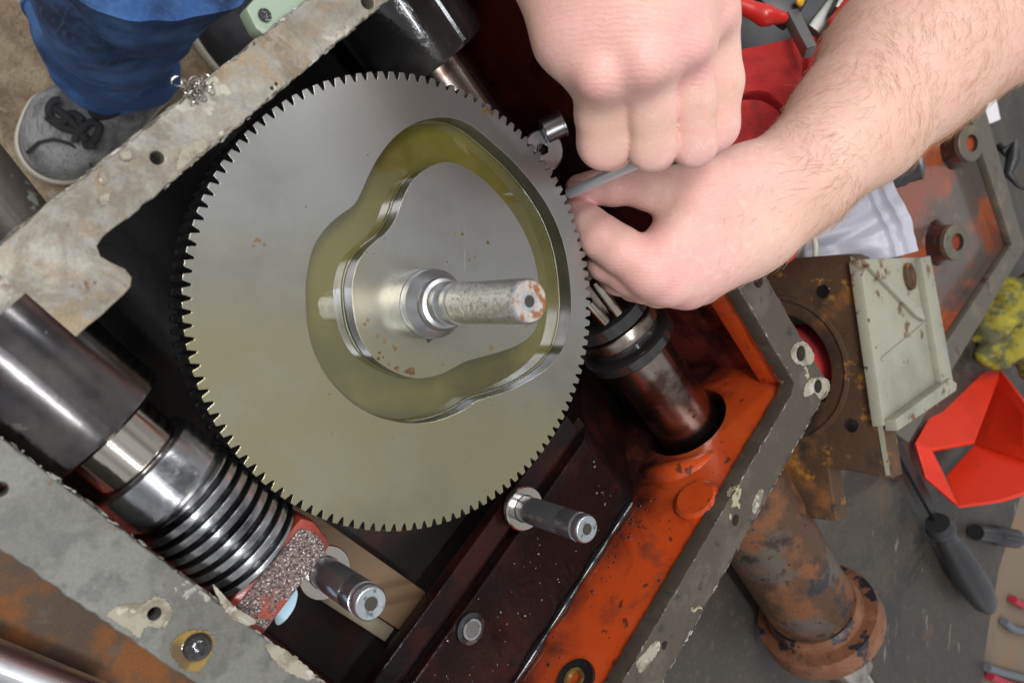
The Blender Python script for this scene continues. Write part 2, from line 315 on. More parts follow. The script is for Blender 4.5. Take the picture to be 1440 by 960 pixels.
M['dkcanvas'] = mat('black_canvas', (.022, .023, .027), .8, 0, [((.05, .05, .055), 16, .5, .7, sd(2))], (600, .4, .001))
M['rubber'] = mat('dirty_white_rubber', (.62, .58, .50), .6, 0, [((.38, .32, .25), 40, .55, .7, sd(3))])
M['lace'] = mat('dark_lace', (.03, .03, .033), .9)
M['floor'] = mat('stained_concrete_floor', (.30, .22, .14), .8, 0, [((.42, .34, .23), 26, .42, .62, sd(2)), ((.16, .105, .06), 12, .5, .72, sd(4)), ((.44, .40, .33), 60, .60, .68, sd(6, amt=.7)), ((.20, .13, .08), 30, .58, .7, sd(9, amt=.6))], (60, 1, .012), bump2=(220, .8, .004), fine=.4)
M['bench'] = mat('brown_bench_board', (.21, .155, .105), .7, 0, [((.13, .09, .06), 6, .45, .68, sd(2)), ((.30, .14, .05), 12, .58, .72, sd(5, amt=.6))], (90, .3, .001), fine=.3)
M['sheet'] = mat('dirty_steel_sheet', (.050, .042, .036), .5, .1, [((.078, .063, .050), 6, .42, .66, sd(2)), ((.036, .033, .030), 9, .5, .7, sd(4)), ((.10, .085, .07), 90, .55, .7, sd(14, amt=.6)), ((.24, .20, .17), 70, .66, .71, sd(6, s3=(1, .25, 1))), ((.13, .07, .04), 16, .60, .72, sd(8, amt=.6)), ((.018, .016, .014), 5, .54, .62, sd(41, amt=.75, rough=.3, dist=1.5)), ((.13, .115, .10), 260, .60, .68, sd(43, amt=.6)), ((.4, .37, .34), 120, .05, .03, sd(3, spots=1.2))], (140, .2, .0008), fine=.35)
M['rustsheet'] = mat('rusty_bench_steel', (.075, .048, .028), .6, .2, [((.20, .072, .016), 20, .47, .60, sd(2, metal=0, rough=.8)), ((.042, .036, .030), 14, .5, .7, sd(5)), ((.10, .09, .08), 70, .60, .72, sd(8, amt=.6))], (150, .3, .001), fine=.35)
M['wood'] = mat('sawn_wood', (.22, .14, .08), .7, 0, [((.14, .08, .042), 30, .45, .7, sd(2, s3=(.12, 2, 2)))], (120, .25, .001, (.1, 2, 2)))
M['woodend'] = mat('pale_sawn_wood', (.27, .24, .17), .75, 0, [((.36, .31, .21), 60, .45, .7, sd(2))])
M['rust'] = mat('rusty_casting', (.085, .045, .022), .65, .25, [((.22, .082, .016), 22, .50, .66, sd(2, metal=0, rough=.85)), ((.045, .036, .03), 14, .46, .60, sd(4, rough=.4)), ((.34, .145, .022), 55, .58, .68, sd(6, metal=0)), ((.03, .022, .018), 45, .64, .72, sd(9))], (90, .5, .0016), bump2=(500, .4, .0006), fine=.35)
M['rustshaft'] = mat('rusty_turned_shaft', (.095, .047, .024), .5, .35, [((.165, .06, .02), 24, .45, .60, sd(2, metal=.05, rough=.75)), ((.15, .125, .10), 14, .52, .64, sd(4, metal=.7, rough=.35)), ((.055, .032, .022), 40, .52, .62, sd(13, amt=.8)), ((.020, .018, .026), 22, .62, .65, sd(6, metal=0, rough=.4)), ((.04, .02, .015), 190, .60, .66, sd(9))], (220, .4, .0009), fine=.4)
M['terra'] = mat('terracotta_rust', (.17, .066, .03), .7, .05, [((.235, .10, .055), 30, .45, .62, sd(2)), ((.022, .02, .028), 24, .575, .60, sd(6, rough=.4)), ((.10, .045, .025), 110, .55, .66, sd(8, amt=.8))], (300, .5, .0008), fine=.4)
M['pipe'] = mat('rusty_dark_pipe', (.06, .05, .043), .5, .4, [((.20, .075, .03), 40, .55, .65, sd(2, metal=0)), ((.2, .22, .19), 60, .62, .66, sd(5))], (200, .3, .001))
M['pale'] = mat('chipped_pale_green_paint', (.33, .32, .245), .5, 0, [((.235, .235, .18), 10, .45, .7, sd(2)), ((.15, .085, .04), 40, .58, .66, sd(4, rough=.7)), ((.10, .06, .035), 80, .66, .70, sd(7))], (90, .25, .0008), fine=.2)
M['green'] = mat('pale_green_paint', (.27, .34, .25), .5, 0, [((.20, .25, .19), 20, .5, .7, sd(2)), ((.40, .42, .36), 60, .62, .68, sd(5))], (160, .3, .0006))
M['rimgrey'] = mat('bare_cover_rim', (.14, .125, .10), .5, .4, [((.20, .165, .115), 30, .5, .65, sd(3)), ((.09, .055, .035), 40, .58, .7, sd(5))], (150, .3, .0006), fine=.3)
M['coverpaint'] = mat('worn_orange_paint', (.24, .06, .028), .33, 0, [((.36, .075, .02), 12, .50, .62, sd(2)), ((.105, .082, .072), 9, .44, .58, sd(11, metal=.2)), ((.085, .03, .022), 20, .56, .70, sd(7)), ((.20, .15, .12), 70, .6, .7, sd(17, amt=.6))], (80, .25, .001), coat=.3)
M['binplastic'] = mat('red_orange_plastic', (.74, .033, .008), .42, 0, [((.62, .025, .008), 14, .45, .7, sd(2)), ((.35, .03, .02), 60, .62, .72, sd(5, amt=.5))], (500, .05, .0003))
M['glove'] = mat('yellow_glove_fabric', (.31, .26, .025), .85, 0, [((.10, .10, .045), 26, .46, .58, sd(2)), ((.05, .055, .05), 22, .60, .68, sd(5)), ((.42, .37, .04), 40, .6, .7, sd(8))], (500, .6, .001))
M['blackplastic'] = mat('black_rubber_grip', (.028, .028, .03), .38, 0, [((.05, .05, .052), 30, .5, .7, sd(2))], (300, .1, .0004))
M['blkmetal'] = mat('blackened_steel', (.05, .05, .055), .32, .7, bump=(200, .1, .0004))
M['greymetal'] = mat('grey_tool_steel', (.23, .23, .225), .4, .7, [((.14, .14, .14), 30, .5, .7, sd(2))], (200, .1, .0004))
M['redplastic'] = mat('red_grip_plastic', (.60, .025, .022), .35, 0, [((.45, .02, .02), 30, .5, .7, sd(2))], coat=.2)
M['rag'] = mat('red_shop_rag', (.44, .022, .022), .92, 0, [((.55, .035, .03), 12, .45, .68, sd(2)), ((.22, .015, .02), 16, .58, .74, sd(5, amt=.8))], (700, .6, .001), fine=.25)
M['bag'] = mat('cloudy_plastic_bag', (.46, .46, .53), .35, 0, [((.48, .48, .54), 12, .45, .7, sd(2))], (14, .2, .006), sss=.1)
M['paper'] = mat('white_paper', (.75, .72, .76), .7)
M['yellow'] = mat('yellow_plastic', (.75, .42, .02), .4)
M['cream'] = mat('cream_cord', (.70, .69, .55), .6)
M['bluefilm'] = mat('pale_blue_gloss', (.42, .62, .74), .25, 0, coat=.4)
M['greycable'] = mat('grey_cable', (.13, .145, .165), .5)
M['redcable'] = mat('red_cable', (.40, .02, .045), .5)
M['swarf'] = mat('steel_swarf', (.50, .47, .43), .3, 1, [((.25, .2, .16), 300, .5, .7, sd(2))])
M['gasket'] = mat('torn_gasket_paper', (.29, .265, .205), .7, 0, [((.17, .145, .10), 80, .45, .58, sd(2)), ((.40, .38, .32), 160, .58, .64, sd(4)), ((.11, .075, .045), 60, .58, .66, sd(7))], (400, .4, .0005))
M['shred'] = mat('torn_sealant', (.20, .19, .165), .6, 0, [((.42, .41, .38), 70, .55, .6, sd(2)), ((.06, .05, .04), 90, .5, .56, sd(4))])
M['amber'] = mat('amber_oil', (.24, .15, .03), .05, 0, [((.10, .06, .02), 60, .5, .65, sd(2))], spec=.7, coat=.6)
M['hole'] = mat('drilled_hole_shade', (.035, .03, .022), .5)  # near-black colour standing in for the shade inside drilled holes
M['spot'] = mat('dried_amber_oil_spots', (.17, .11, .04), .3, 0, [((.09, .045, .015), 120, .5, .6, sd(2))])
M['blackoil'] = mat('black_oil', (.012, .011, .013), .06, 0, spec=.7, coat=.8, bump=(90, .3, .002))
# ================================================================== the setting
Z_F, Z_BENCH, Z_FLOOR = 10.0, -150.0, -800.0
fl = Msh().box((400, 200, Z_FLOOR-10), (2600, 0, 0), (0, 2600, 0), (0, 0, 10))
tag(obj('floor', fl, M['floor'], base=(0, 0, Z_FLOOR)), kind='structure')
bn = Msh().ubox(-420, 1500, -108, 1500, Z_BENCH-34, Z_BENCH-4)
tag(obj('workbench_top', bn, M['bench'], base=B(0, 300, Z_BENCH-34), bev=2), kind='structure')
# ================================================================== gearbox casing
cas = thing('gearbox_casing', B(0, 60, Z_BENCH+28), 'open orange painted gearbox casing with bare grey flange around its opening', 'gearbox')
def xy(p): return (p[0], p[1])
def wp(px, py): return xy(W(px, py, Z_F))
def rl(a, b, n=40, amp=.35): return [xy(p) for p in rough_line(xy(B(*a, 0)), xy(B(*b, 0)), n, amp)]
inner = rl((157, -103), (-67, -103.5), 60) + [xy(B(u, v, 0)) for u, v in ((-72, -104), (-76, -104), (-79.5, -103), (-81, -100), (-80, -96), (-78.5, -92), (-79, -88.5), (-81.5, -86.5), (-85, -86))] + rl((-88, -86), (-142.5, -86.3), 20) + rl((-142.8, -86), (-142, 219), 90, .25) + rl((-140, 221), (150, 221), 90) + rl((153, 219), (157, -100), 90)
outer = rl((180, -122), (-168, -122), 90, .5) + rl((-168, -120), (-168, 249), 90, .4) + rl((-168, 249), (179, 249), 110, .5) + rl((180, 247), (180, -120), 90, .6)
def hol(px, py, rp):
    p = W(px, py, Z_F); r = rp*((W(px+5, py, Z_F)-p)[0]/5); return circ(p[0], p[1], abs(r), 28)
holes = [hol(221, 222, 10), hol(0, 688, 12), hol(217, 862, 10.5), hol(1067, 393, 7), hol(1126, 497, 6.5), hol(1150, 543, 5.5), hol(1035, 731, 5), hol(935, 907, 4), hol(517, 3, 9), hol(383, 154-30, 2.2), hol(389, 118, 2.0)]
# the flange is cut into its four sides, each with its own weathering
def clip(loop_fn): pass
def side(us, vs, hl, mt, name, label=None, block=None):
    lo = []
    for (a, b, n, amp) in us: lo += rl(a, b, n, amp)
    me = plate([lo]+hl, 11, .5, ((0, 0, Z_F-5.5), (1, 0, 0), (0, 1, 0)))
    o = obj(name, me, mt, cas, smooth=35)
    if label: o['label'] = label
    return o
e1 = [((180, -122), (-168, -122), 120, .45), ((-168, -120), (-168, -86.3), 6, .1)]
loop1 = rl((180, -122), (-168, -122), 120, .45) + rl((-168, -122), (-168, -86.2), 6, .1) + rl((-168, -86.2), (-88, -86), 26, .25) + [xy(B(u, v, 0)) for u, v in ((-85, -86), (-81.5, -86.5), (-79, -88.5), (-78.5, -92), (-80, -96), (-81, -100), (-79.5, -103), (-76, -104), (-72, -104))] + rl((-67, -103.5), (153, -103), 110, .45) + rl((153, -103), (180, -122), 3, .1)
inside1 = [holes[0], holes[8], holes[9], holes[10]]
o1 = obj('flange_side', plate([loop1]+inside1, 11, .5, ((0, 0, Z_F-5.5), (1, 0, 0), (0, 1, 0))), M['flange'], cas, smooth=35); o1['label'] = 'stained bare metal flange side with tan and pale patches'
loop2 = rl((-168, -86.0), (-168, 246), 110, .35) + rl((-168, 246), (-142.3, 222), 4, .1) + rl((-142.3, 222), (-142.6, -86.0), 110, .2) + rl((-142.6, -86.0), (-168, -86.0), 4, .05)
o2 = obj('flange_side', plate([loop2, holes[1], holes[2]], 11, .5, ((0, 0, Z_F-5.52), (1, 0, 0), (0, 1, 0))), M['flange2'], cas, smooth=35); o2['label'] = 'smooth grey flange side beside the worm'
loop34 = rl((-142, 221.5), (150, 221.5), 110, .5) + rl((155, 219), (156.5, -103), 110, .5) + rl((156.5, -103), (180, -122), 3, .1) + rl((180, -120), (180, 247), 110, .6) + rl((178, 249), (-168, 249), 120, .5) + rl((-168, 249), (-142, 221.5), 3, .1)
o3 = obj('flange_side', plate([loop34]+holes[3:8], 11, .5, ((0, 0, Z_F-5.54), (1, 0, 0), (0, 1, 0))), M['flange3'], cas, smooth=35); o3['label'] = 'dark grey flange side with torn tan gasket bits'
# walls
BU, BZ = 118, -60
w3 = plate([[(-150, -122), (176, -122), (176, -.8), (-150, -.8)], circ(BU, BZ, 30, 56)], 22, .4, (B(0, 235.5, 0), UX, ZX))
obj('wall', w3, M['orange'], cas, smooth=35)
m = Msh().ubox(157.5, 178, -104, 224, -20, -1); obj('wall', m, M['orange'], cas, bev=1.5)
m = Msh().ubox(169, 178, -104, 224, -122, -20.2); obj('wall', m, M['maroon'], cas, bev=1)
m = Msh().ubox(-150, 176, -120, -106, -122, -1); obj('wall', m, M['inner'], cas)
m = Msh().ubox(-166, -146, -105, 224, -122, -1.1); obj('wall', m, M['redcast'], cas)
m = Msh().ubox(-145.9, 168.8, -105.8, 224.3, -122, -116); obj('casing_floor', m, M['inner'], cas)
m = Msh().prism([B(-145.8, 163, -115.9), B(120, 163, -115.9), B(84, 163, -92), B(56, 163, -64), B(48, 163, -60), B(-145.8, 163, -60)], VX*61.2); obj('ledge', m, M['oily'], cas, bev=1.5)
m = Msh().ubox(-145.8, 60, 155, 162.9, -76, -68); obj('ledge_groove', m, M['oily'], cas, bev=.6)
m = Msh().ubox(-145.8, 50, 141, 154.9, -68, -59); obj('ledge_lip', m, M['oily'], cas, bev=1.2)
# boss around the bore, and round bosses on the orange wall
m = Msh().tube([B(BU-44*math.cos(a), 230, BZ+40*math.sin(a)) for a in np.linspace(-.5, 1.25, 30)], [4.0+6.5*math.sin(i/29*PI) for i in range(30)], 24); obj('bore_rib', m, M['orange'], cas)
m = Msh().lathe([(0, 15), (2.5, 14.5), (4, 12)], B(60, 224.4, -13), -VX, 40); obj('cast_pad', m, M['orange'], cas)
for hu, hz, r in ((-67, -21, 9),):
    m = Msh().lathe([(0, r+3.5), (1.6, r+3), (1.8, r-2.2), (-6, r-2.4)], B(hu, 224.3, hz), -VX, 32, False, True); p = obj('oil_port', m, M['blackoil'], cas)
    m = Msh().lathe([(-.5, r-2.4), (2.3, r-2.6), (2.4, r-4.6), (-.4, r-4.8)], B(hu, 224.2, hz), -VX, 32, False, True); obj('port_ring', m, M['amber'], p)
lp = W(660, 882, -60)
m = Msh().lathe([(0, 9.5), (2, 9), (2.2, 6.5), (.2, 6.3)], lp, ZX, 32); p = obj('ledge_port', m, M['blackoil'], cas)
m = Msh().lathe([(0, 6.2), (3, 6.0), (3, 4.6), (2.5, 4.4)], lp+ZX*.3, ZX, 32, False, False); obj('port_ring', m, M['pinend'], p)
obj('port_hole', Msh().lathe([(2.4, 4.5), (2.3, .2)], lp+ZX*.3, ZX, 32, False, True), M['greymetal'], p)
obj('oil_seam', Msh().tube([B(u, 222.6, -58.6) for u in np.linspace(-140, 46, 40)], [2.2+.8*math.sin(i*.9) for i in range(40)], 14), M['blackoil'], cas, smooth=80)
dr = Msh()
for i in range(120):
    if random.random() < .6: u, v = random.uniform(-125, 45), random.gauss(196, 14); p = B(u, min(max(v, 166), 220), -60); sq = (1, 1, .55)
    else: u = random.uniform(-120, 60); p = B(u, 224.4, -57+abs(random.gauss(0, 12))); sq = (.7, .7, 1)
    dr.ball(p, random.choice((.5, .7, .9, 1.4)), 8, sq)
dp_ = obj('oil_drops', dr, M['blackoil'], cas, smooth=80); dp_['kind'] = 'stuff'
obj('dark_bore_cap', Msh().lathe([(0, 30.1), (20, 30.0), (20.5, .5)], B(BU, 224.6, BZ), VX, 56, False, True), M['inner'], cas)  # added dark barrel closing the bore, so nothing bright shows through
# bearing block at the worm's end
rb = Msh().prism([B(-146, 22, -70), B(-100, 22, -70), B(-98, 28, -70), B(-100, 41, -70), B(-146, 43, -70)], ZX*72); blk = obj('bearing_block', rb, M['redcast'], cas, bev=3)
gt = Msh().prism([B(-141, 25.5, 1.5), B(-104, 24.5, 1.5), B(-101.5, 29, 1.5), B(-102, 38, 1.5), B(-105, 40, 1.5), B(-141, 41.5, 1.5)], ZX*1.2); obj('rough_top', gt, M['granular'], blk, bev=.5)
# gasket shreds along the flange edges
def shreds(n, edge, name, parent, z=Z_F):
    m = Msh()
    for i in range(n):
        t = random.random(); p = edge(t); l = random.uniform(.4, 2.6)*(1 if random.random() < .8 else 1.6); w = random.uniform(.12, .42); a = random.gauss(0, .14)
        e = (edge(min(t+.01, 1))-edge(max(t-.01, 0))); e = nz(e); q = np.cross(ZX, e); ex = e*math.cos(a)+q*math.sin(a)
        ey = np.cross(ZX, ex)
        c = p+q*random.gauss(0, .28)+ZX*random.uniform(-.3, .5); up = ZX*.35
        m.prism([c-ex*l-ey*w*.4, c-ex*l*.3-ey*w, c+ex*l*.5-ey*w*.7, c+ex*l, c+ex*l*.4+ey*w, c-ex*l*.6+ey*w*.8], up)
    o = obj(name, m, M['shred'], parent, smooth=None); o['kind'] = 'stuff'; return o
shreds(170, lambda t: B(-150+300*t, -121.6, z if False else Z_F-.1), 'gasket_shreds', cas)
shreds(70, lambda t: B(-66+210*t, -103.6, Z_F-.3), 'gasket_shreds', cas)
shreds(90, lambda t: B(-142.2, -80+230*t, Z_F-.2), 'gasket_shreds', cas)
shreds(120, lambda t: B(-120+295*t, 248.5, Z_F-.2), 'gasket_shreds', cas)
shreds(50, lambda t: B(-120+270*t, 221.6, Z_F-.2), 'gasket_shreds', cas)
shreds(50, lambda t: B(156, -10+228*t, Z_F-.2), 'gasket_shreds', cas)
# pale gasket patches on the flange tops
def patch(pts, mt, name, h=.35, z=Z_F, hole=None, jag=.5):
    L = spline([xy(W(x, y, z)) for x, y in pts], 90); c = L.mean(0)
    L = [tuple(p+nz(p-c)*random.uniform(-jag, jag)) for p in L]
    me = plate([L]+([hole] if hole else []), h, .05, ((0, 0, z+h/2-.05), (1, 0, 0), (0, 1, 0)), 1); return obj(name, me, mt, cas, smooth=35)
for pts, hl in (([(140, 245), (150, 240), (153, 254), (145, 260), (138, 252)], None), ([(142, 275), (155, 272), (152, 284), (143, 290), (138, 282)], None), ([(168, 217), (182, 212), (184, 224), (174, 227)], None), ([(255, 212), (275, 200), (300, 190), (325, 178), (306, 195), (268, 227), (250, 240), (250, 224)], None),
            ([(150, 862), (170, 850), (200, 848), (222, 838), (240, 852), (240, 872), (225, 882), (205, 880), (195, 896), (182, 885), (165, 875)], holes[2]), ([(300, 822), (330, 852), (360, 872), (345, 878), (318, 860)], None), ([(372, 905), (400, 912), (440, 945), (432, 955), (395, 938)], None),
            ([(1115, 486), (1130, 480), (1144, 498), (1140, 512), (1122, 512), (1112, 500)], holes[4]), ([(1130, 556), (1134, 538), (1148, 530), (1164, 534), (1166, 548), (1154, 562), (1146, 552), (1138, 556)], holes[5]), ([(1058, 708), (1066, 690), (1073, 690), (1068, 710), (1060, 722)], None), ([(895, 930), (905, 918), (922, 900), (928, 908), (915, 930), (900, 945)], None)):
    patch(pts, M['gasket'], 'gasket_patch', hole=hl)
# oil blob on the flange by the worm
patch([(240, 912), (252, 892), (278, 884), (300, 895), (298, 915), (282, 940), (262, 942), (250, 932)], M['amber'], 'oil_smear', .5)
bp = W(277, 908, Z_F); obj('oily_bolt_head', Msh().lathe([(0, 5.2), (1.6, 5.1), (3.4, 3.8), (4.2, 2.0), (4.3, .3)], bp, ZX, 24), M['blackoil'], cas)
# green bracket on the outer edge
gb = [W(x, y, 6) for x, y in ((346, 12), (362, -6), (440, -30), (470, -8), (372, 50), (360, 40))]
g = obj('side_bracket', Msh().prism(gb, ZX*-9), M['green'], cas, bev=.8); g['label'] = 'pale green painted bracket at the flange edge'
obj('bracket_hole', Msh().lathe([(0, 2.6), (.4, 2.6)], W(372, 22, 6.2), ZX, 20), M['blackoil'], g)
# ================================================================== swarf
sw = Msh()
for i in range(70):
    c = W(274+random.gauss(0, 10), 126+random.gauss(0, 6)-0, 12)+ZX*random.uniform(-1, 3); r = random.uniform(.6, 2); ph = random.random()*6; ax = nz(rng.normal(size=3)); a = nz(np.cross(ax, [.3, .4, .8])); b = np.cross(ax, a)
    sw.tube([c+(a*math.cos(ph+q)+b*math.sin(ph+q))*r+ax*q*.5 for q in np.linspace(0, random.uniform(2, 6), 9)], .28, 4)
tag(obj('metal_shavings', sw, M['swarf'], base=W(274, 126, Z_F)), 'little heap of curled metal shavings on the outer edge of the flange', 'shavings', kind='stuff')
# ================================================================== cam gear
NT, RO, RR, GT = 122, 100.0, 96.8, 22.0
gear = thing('cam_gear', (0, 0, -GT), 'large round steel gear with a heart shaped oil filled cam groove', 'gear')
prof = []
a0 = math.radians(163.66)+PI/NT*.0
for i in range(NT):
    c = a0+2*PI*i/NT; p = 2*PI/NT
    for da, r in ((-.5, RR-.1), (-.44, RR+.05), (-.38, RR+.5), (-.225, RO-.08), (-.20, RO), (0, RO), (.20, RO), (.225, RO-.08), (.38, RR+.5), (.44, RR+.05)):
        prof.append((r*math.cos(c+da*p), r*math.sin(c+da*p)))
gout = [(430, 415), (432, 385), (440, 350), (455, 325), (475, 305), (497, 289), (508, 271), (518, 248), (532, 222), (553, 195), (580, 175), (610, 166), (638, 167), (664, 178), (695, 203), (726, 232), (752, 263), (774, 297), (790, 335), (799, 375), (803, 420), (801, 455), (792, 488), (775, 512), (752, 530), (725, 545), (700, 554), (672, 563), (652, 576), (630, 586), (605, 593), (578, 595), (550, 591), (520, 581), (490, 562), (462, 532), (443, 498), (433, 460)]
gin = [(495, 412), (496, 395), (502, 372), (512, 355), (527, 340), (540, 330), (551, 316), (560, 298), (567, 278), (578, 257), (595, 240), (615, 230), (634, 228), (655, 236), (680, 253), (702, 275), (722, 300), (738, 328), (750, 358), (757, 392), (759, 425), (756, 455), (745, 473), (728, 485), (705, 494), (680, 501), (655, 508), (640, 516), (622, 525), (600, 531), (578, 531), (555, 523), (532, 509), (515, 490), (503, 465), (497, 438)]
go = spline([xy(W(x, y, 0)) for x, y in gout], 220); gi = spline([xy(W(x, y, 0)) for x, y in gin], 220)
GD = 16.0
ring = plate([prof, [tuple(p) for p in go], [tuple(p) for p in gi]], GD, .14, ((0, 0, -GD/2), (1, 0, 0), (0, 1, 0)), 1)
gd = obj('gear_disc', ring, M['gear'], gear, smooth=18)
gd.data.materials.append(M['polish']); gd.data.materials.append(M['toothside'])
for p in gd.data.polygons:                                     # groove walls are ground bright
    c = p.center*1000
    if abs(p.normal.z) < .9 and c.x*c.x+c.y*c.y < 92**2: p.material_index = 1
    elif abs(p.normal.z) < .3: p.material_index = 2
obj('gear_back', plate([prof], GT-GD-.1, .1, ((0, 0, -GD-.05-(GT-GD-.1)/2), (1, 0, 0), (0, 1, 0)), 1), M['toothside'], gear, smooth=35)
hub = obj('hub', Msh().lathe([(-1, 15.3), (8.5, 15.3), (9.0, 15), (9.0, 14.8), (12.8, 14.8), (17, 11.6), (18.5, 11.4), (20, 10.6), (20.6, 9)], (0, 0, 0), ZX, 96), M['hub'], gear, smooth=14)
sh = obj('shaft', Msh().lathe([(20, 9.0), (22, 9.2), (25.5, 9.2), (26, 8.7), (27, 9.0), (27.6, 8.6), (28.6, 8.95), (29.2, 8.6), (30, 8.9), (33, 8.9), (33.6, 8.3), (34.4, 8.3)], (0, 0, 0), ZX, 72), M['hub'], gear, smooth=20)
m = Msh(); seg, rows = 90, 70
rs = []
for i in range(rows):
    z = 34.4+(78-34.4)*i/(rows-1)
    rs.append([np.array([math.cos(q), math.sin(q), 0])*(8.35+rng.normal(0, .05)+.05*math.sin(z*5.2)) + ZX*z for q in np.linspace(0, 2*PI, seg, endpoint=False)])
rs.append([np.array([math.cos(q), math.sin(q), 0])*7.6+ZX*79 for q in np.linspace(0, 2*PI, seg, endpoint=False)])
m.rings(rs); obj('threaded_end', m, M['pitted'], sh, smooth=60)
obj('end_face', Msh().lathe([(0, 7.5), (.25, 7.4), (.1, 3.6), (-.8, 3.0), (-3.5, 1.7), (-4, .2)], (0, 0, 79.05), ZX, 48, False, True), M['rustend'], sh)
ky = W(606, 474, .25); obj('key_slot', Msh().prism([W(597, 468, .25), W(617, 470, .25), W(602, 482, .25)], ZX*.15), M['blackoil'], gear)
obj('center_hole_shade', Msh().lathe([(0, 2.5), (.1, 2.3), (.12, .2)], (0, 0, 78.9), ZX, 28, False, True), M['hole'], sh)  # dark disc over the recess, painted as its shade
blobs = Msh()
def blob(x, y, rp, st=1.0):
    c = W(x, y, .04); r = rp/3.8; ph = random.random()*6; n = 22
    blobs.prism([c+np.array([math.cos(a)*st, math.sin(a), 0])*r*(1+.25*math.sin(3*a+ph)+random.uniform(-.07, .07)) for a in np.linspace(0, 2*PI, n, endpoint=False)], ZX*.06)
for x, y, rp, st in ((517, 450, 4, .5), (513, 456, 3, 1), (531, 472, 4, .7), (541, 480, 4, .7), (556, 490, 4, 1), (553, 486, 2, 1), (534, 496, 2.5, 1), (532, 504, 3, 1), (539, 502, 2, 1), (558, 518, 4, 1), (577, 522, 6, 1.6), (547, 512, 2, 1), (691, 489, 5, .8), (650, 329, 3, .8), (686, 341, 3.2, 1), (684, 155, 5.5, 1.2), (692, 160, 3.5, 1), (660, 365, 3, .6), (668, 362, 2, 1), (740, 458, 2.5, 1), (623, 512, 3, 1), (362, 338, 3.5, 1.4), (372, 344, 2.5, 1), (356, 346, 2, 1)): blob(x, y, rp, st)
for k_ in range(46):
    a_, r_ = random.random()*6.28, math.sqrt(random.random())*70; p_ = None
    x_, y_ = 560+random.gauss(0, 90), 430+random.gauss(0, 110)
    q_ = W(x_, y_, 0)
    if math.hypot(q_[0], q_[1]) < 90 and math.hypot(q_[0], q_[1]) > 20:
        inside = lambda L: sum(((L[i][1] > q_[1]) != (L[i-1][1] > q_[1])) and (q_[0] < (L[i-1][0]-L[i][0])*(q_[1]-L[i][1])/(L[i-1][1]-L[i][1])+L[i][0]) for i in range(len(L))) % 2
        if not inside(go) or inside(gi): blob(x_, y_, random.uniform(.6, 1.4))
bo_ = obj('rust_spots', blobs, M['spot'], gear, smooth=None); bo_['kind'] = 'stuff'
# oil standing in the groove
tag(obj('oil_pool', plate([[tuple(p) for p in go*1.0], [tuple(p) for p in gi]], 5.0, .0, ((0, 0, -9.8-2.5), (1, 0, 0), (0, 1, 0)), 0), M['oil'], base=(0, 0, -15.8)), 'olive green oil pooled in the heart shaped groove', 'oil', kind='stuff')
for L_, nm in ((go, 1), (gi, -1)):
    q_ = [np.array([p[0], p[1], -9.7]) for p in L_]+[np.array([p[0], p[1], -9.7]) for p in L_[:2]]; mo = obj('oil_edge', Msh().tube(q_, .75, 10), M['oil'], gear, smooth=80)
# ================================================================== worm shaft
WU, WZ = -121.5, -11.0
wo = lambda v: B(WU, v, WZ)
worm = thing('worm_shaft', wo(0)-ZX*24, 'horizontal steel worm shaft with spiral threads meshing with the gear edge', 'worm shaft')
obj('bearing_sleeve', Msh().lathe([(-106, 26.5), (-58, 26.5), (-56.2, 26), (-55, 24.5), (-55, 16)], wo(0), VX, 96), M['dkcyl'], worm, smooth=25)
obj('neck', Msh().lathe([(-56, 17.3), (-38.5, 17.3), (-37.5, 18.3), (-37, 18.3)], wo(0), VX, 96), M['brightst'], worm)
obj('collar', Msh().lathe([(-38, 17), (-38, 20.6), (-37, 21.7), (-35.5, 22), (-22, 22), (-20, 21), (-18.5, 19)], wo(0), VX, 96), M['wormst'], worm, smooth=25)
m = Msh(); nth, nt_, pitch, v0, v1 = 120, 300, 5.6, -19.5, 21.0; rs = []
da = nz(np.cross(VX, ZX))
for i in range(nt_):
    t = v0+(v1-v0)*i/(nt_-1); rr = []
    for j in range(nth):
        q = 2*PI*j/nth; ph = ((t/pitch+q/(2*PI)) % 1); x = abs(ph-.5)*2
        g = min(max((x-.50)/.26, 0), 1); g = g*g*(3-2*g)
        en = min(1, (t-v0)/1.2, (v1-t)/1.2)
        rr.append(wo(t)+(ZX*math.cos(q)+da*math.sin(q))*(17.2+5.8*(1-g)*max(en, 0)**.5-.5*max(0, x-.1)**2*(1-g)))
    rs.append(rr)
m.rings(rs); obj('worm_thread', m, M['wormst'], worm, smooth=70)
obj('end_journal', Msh().lathe([(20.5, 16), (24, 16), (24, 12), (38, 12)], wo(0), VX, 48), M['dkcyl'], worm)
# ================================================================== pins
def pin(px, py, z0, tp, r, label, grp):
    b = W(px, py, z0); zs = np.linspace(z0, 80, 400)
    def pr(p): q = p-CAM; return np.array([720+F*(q@CR)/(q@CF), 480+F*(q@CD)/(q@CF)])
    zt = min(zs, key=lambda z: abs(pr(np.array([b[0], b[1], z]))-np.array(tp)).sum())
    t = thing('dowel_pin', b-ZX*5, label, 'pin', grp); h = zt-z0
    obj('pin_body', Msh().lathe([(-5, r), (h*.68, r), (h*.685, r*.985), (h*.70, r*.985), (h*.705, r), (h-6.2, r), (h-6, r*.9), (h-4.8, r*.9), (h-4.6, r*.985), (h-1, r*.985), (h-.1, r*.9)], b, ZX, 64), M['pin'], t)
    obj('pin_end', Msh().lathe([(h-.1, r*.9), (h+.1, r*.86), (h, r*.40), (h-3, r*.30), (h-3.4, .2)], b, ZX, 48, False, True), M['pinend'], t)
    obj('pin_hole_shade', Msh().lathe([(h+.12, r*.40), (h+.06, r*.36), (h+.05, .2)], b, ZX, 32, False, True), M['hole'], t)  # dark disc laid over the lit recess to show it shaded
    return t, b, h
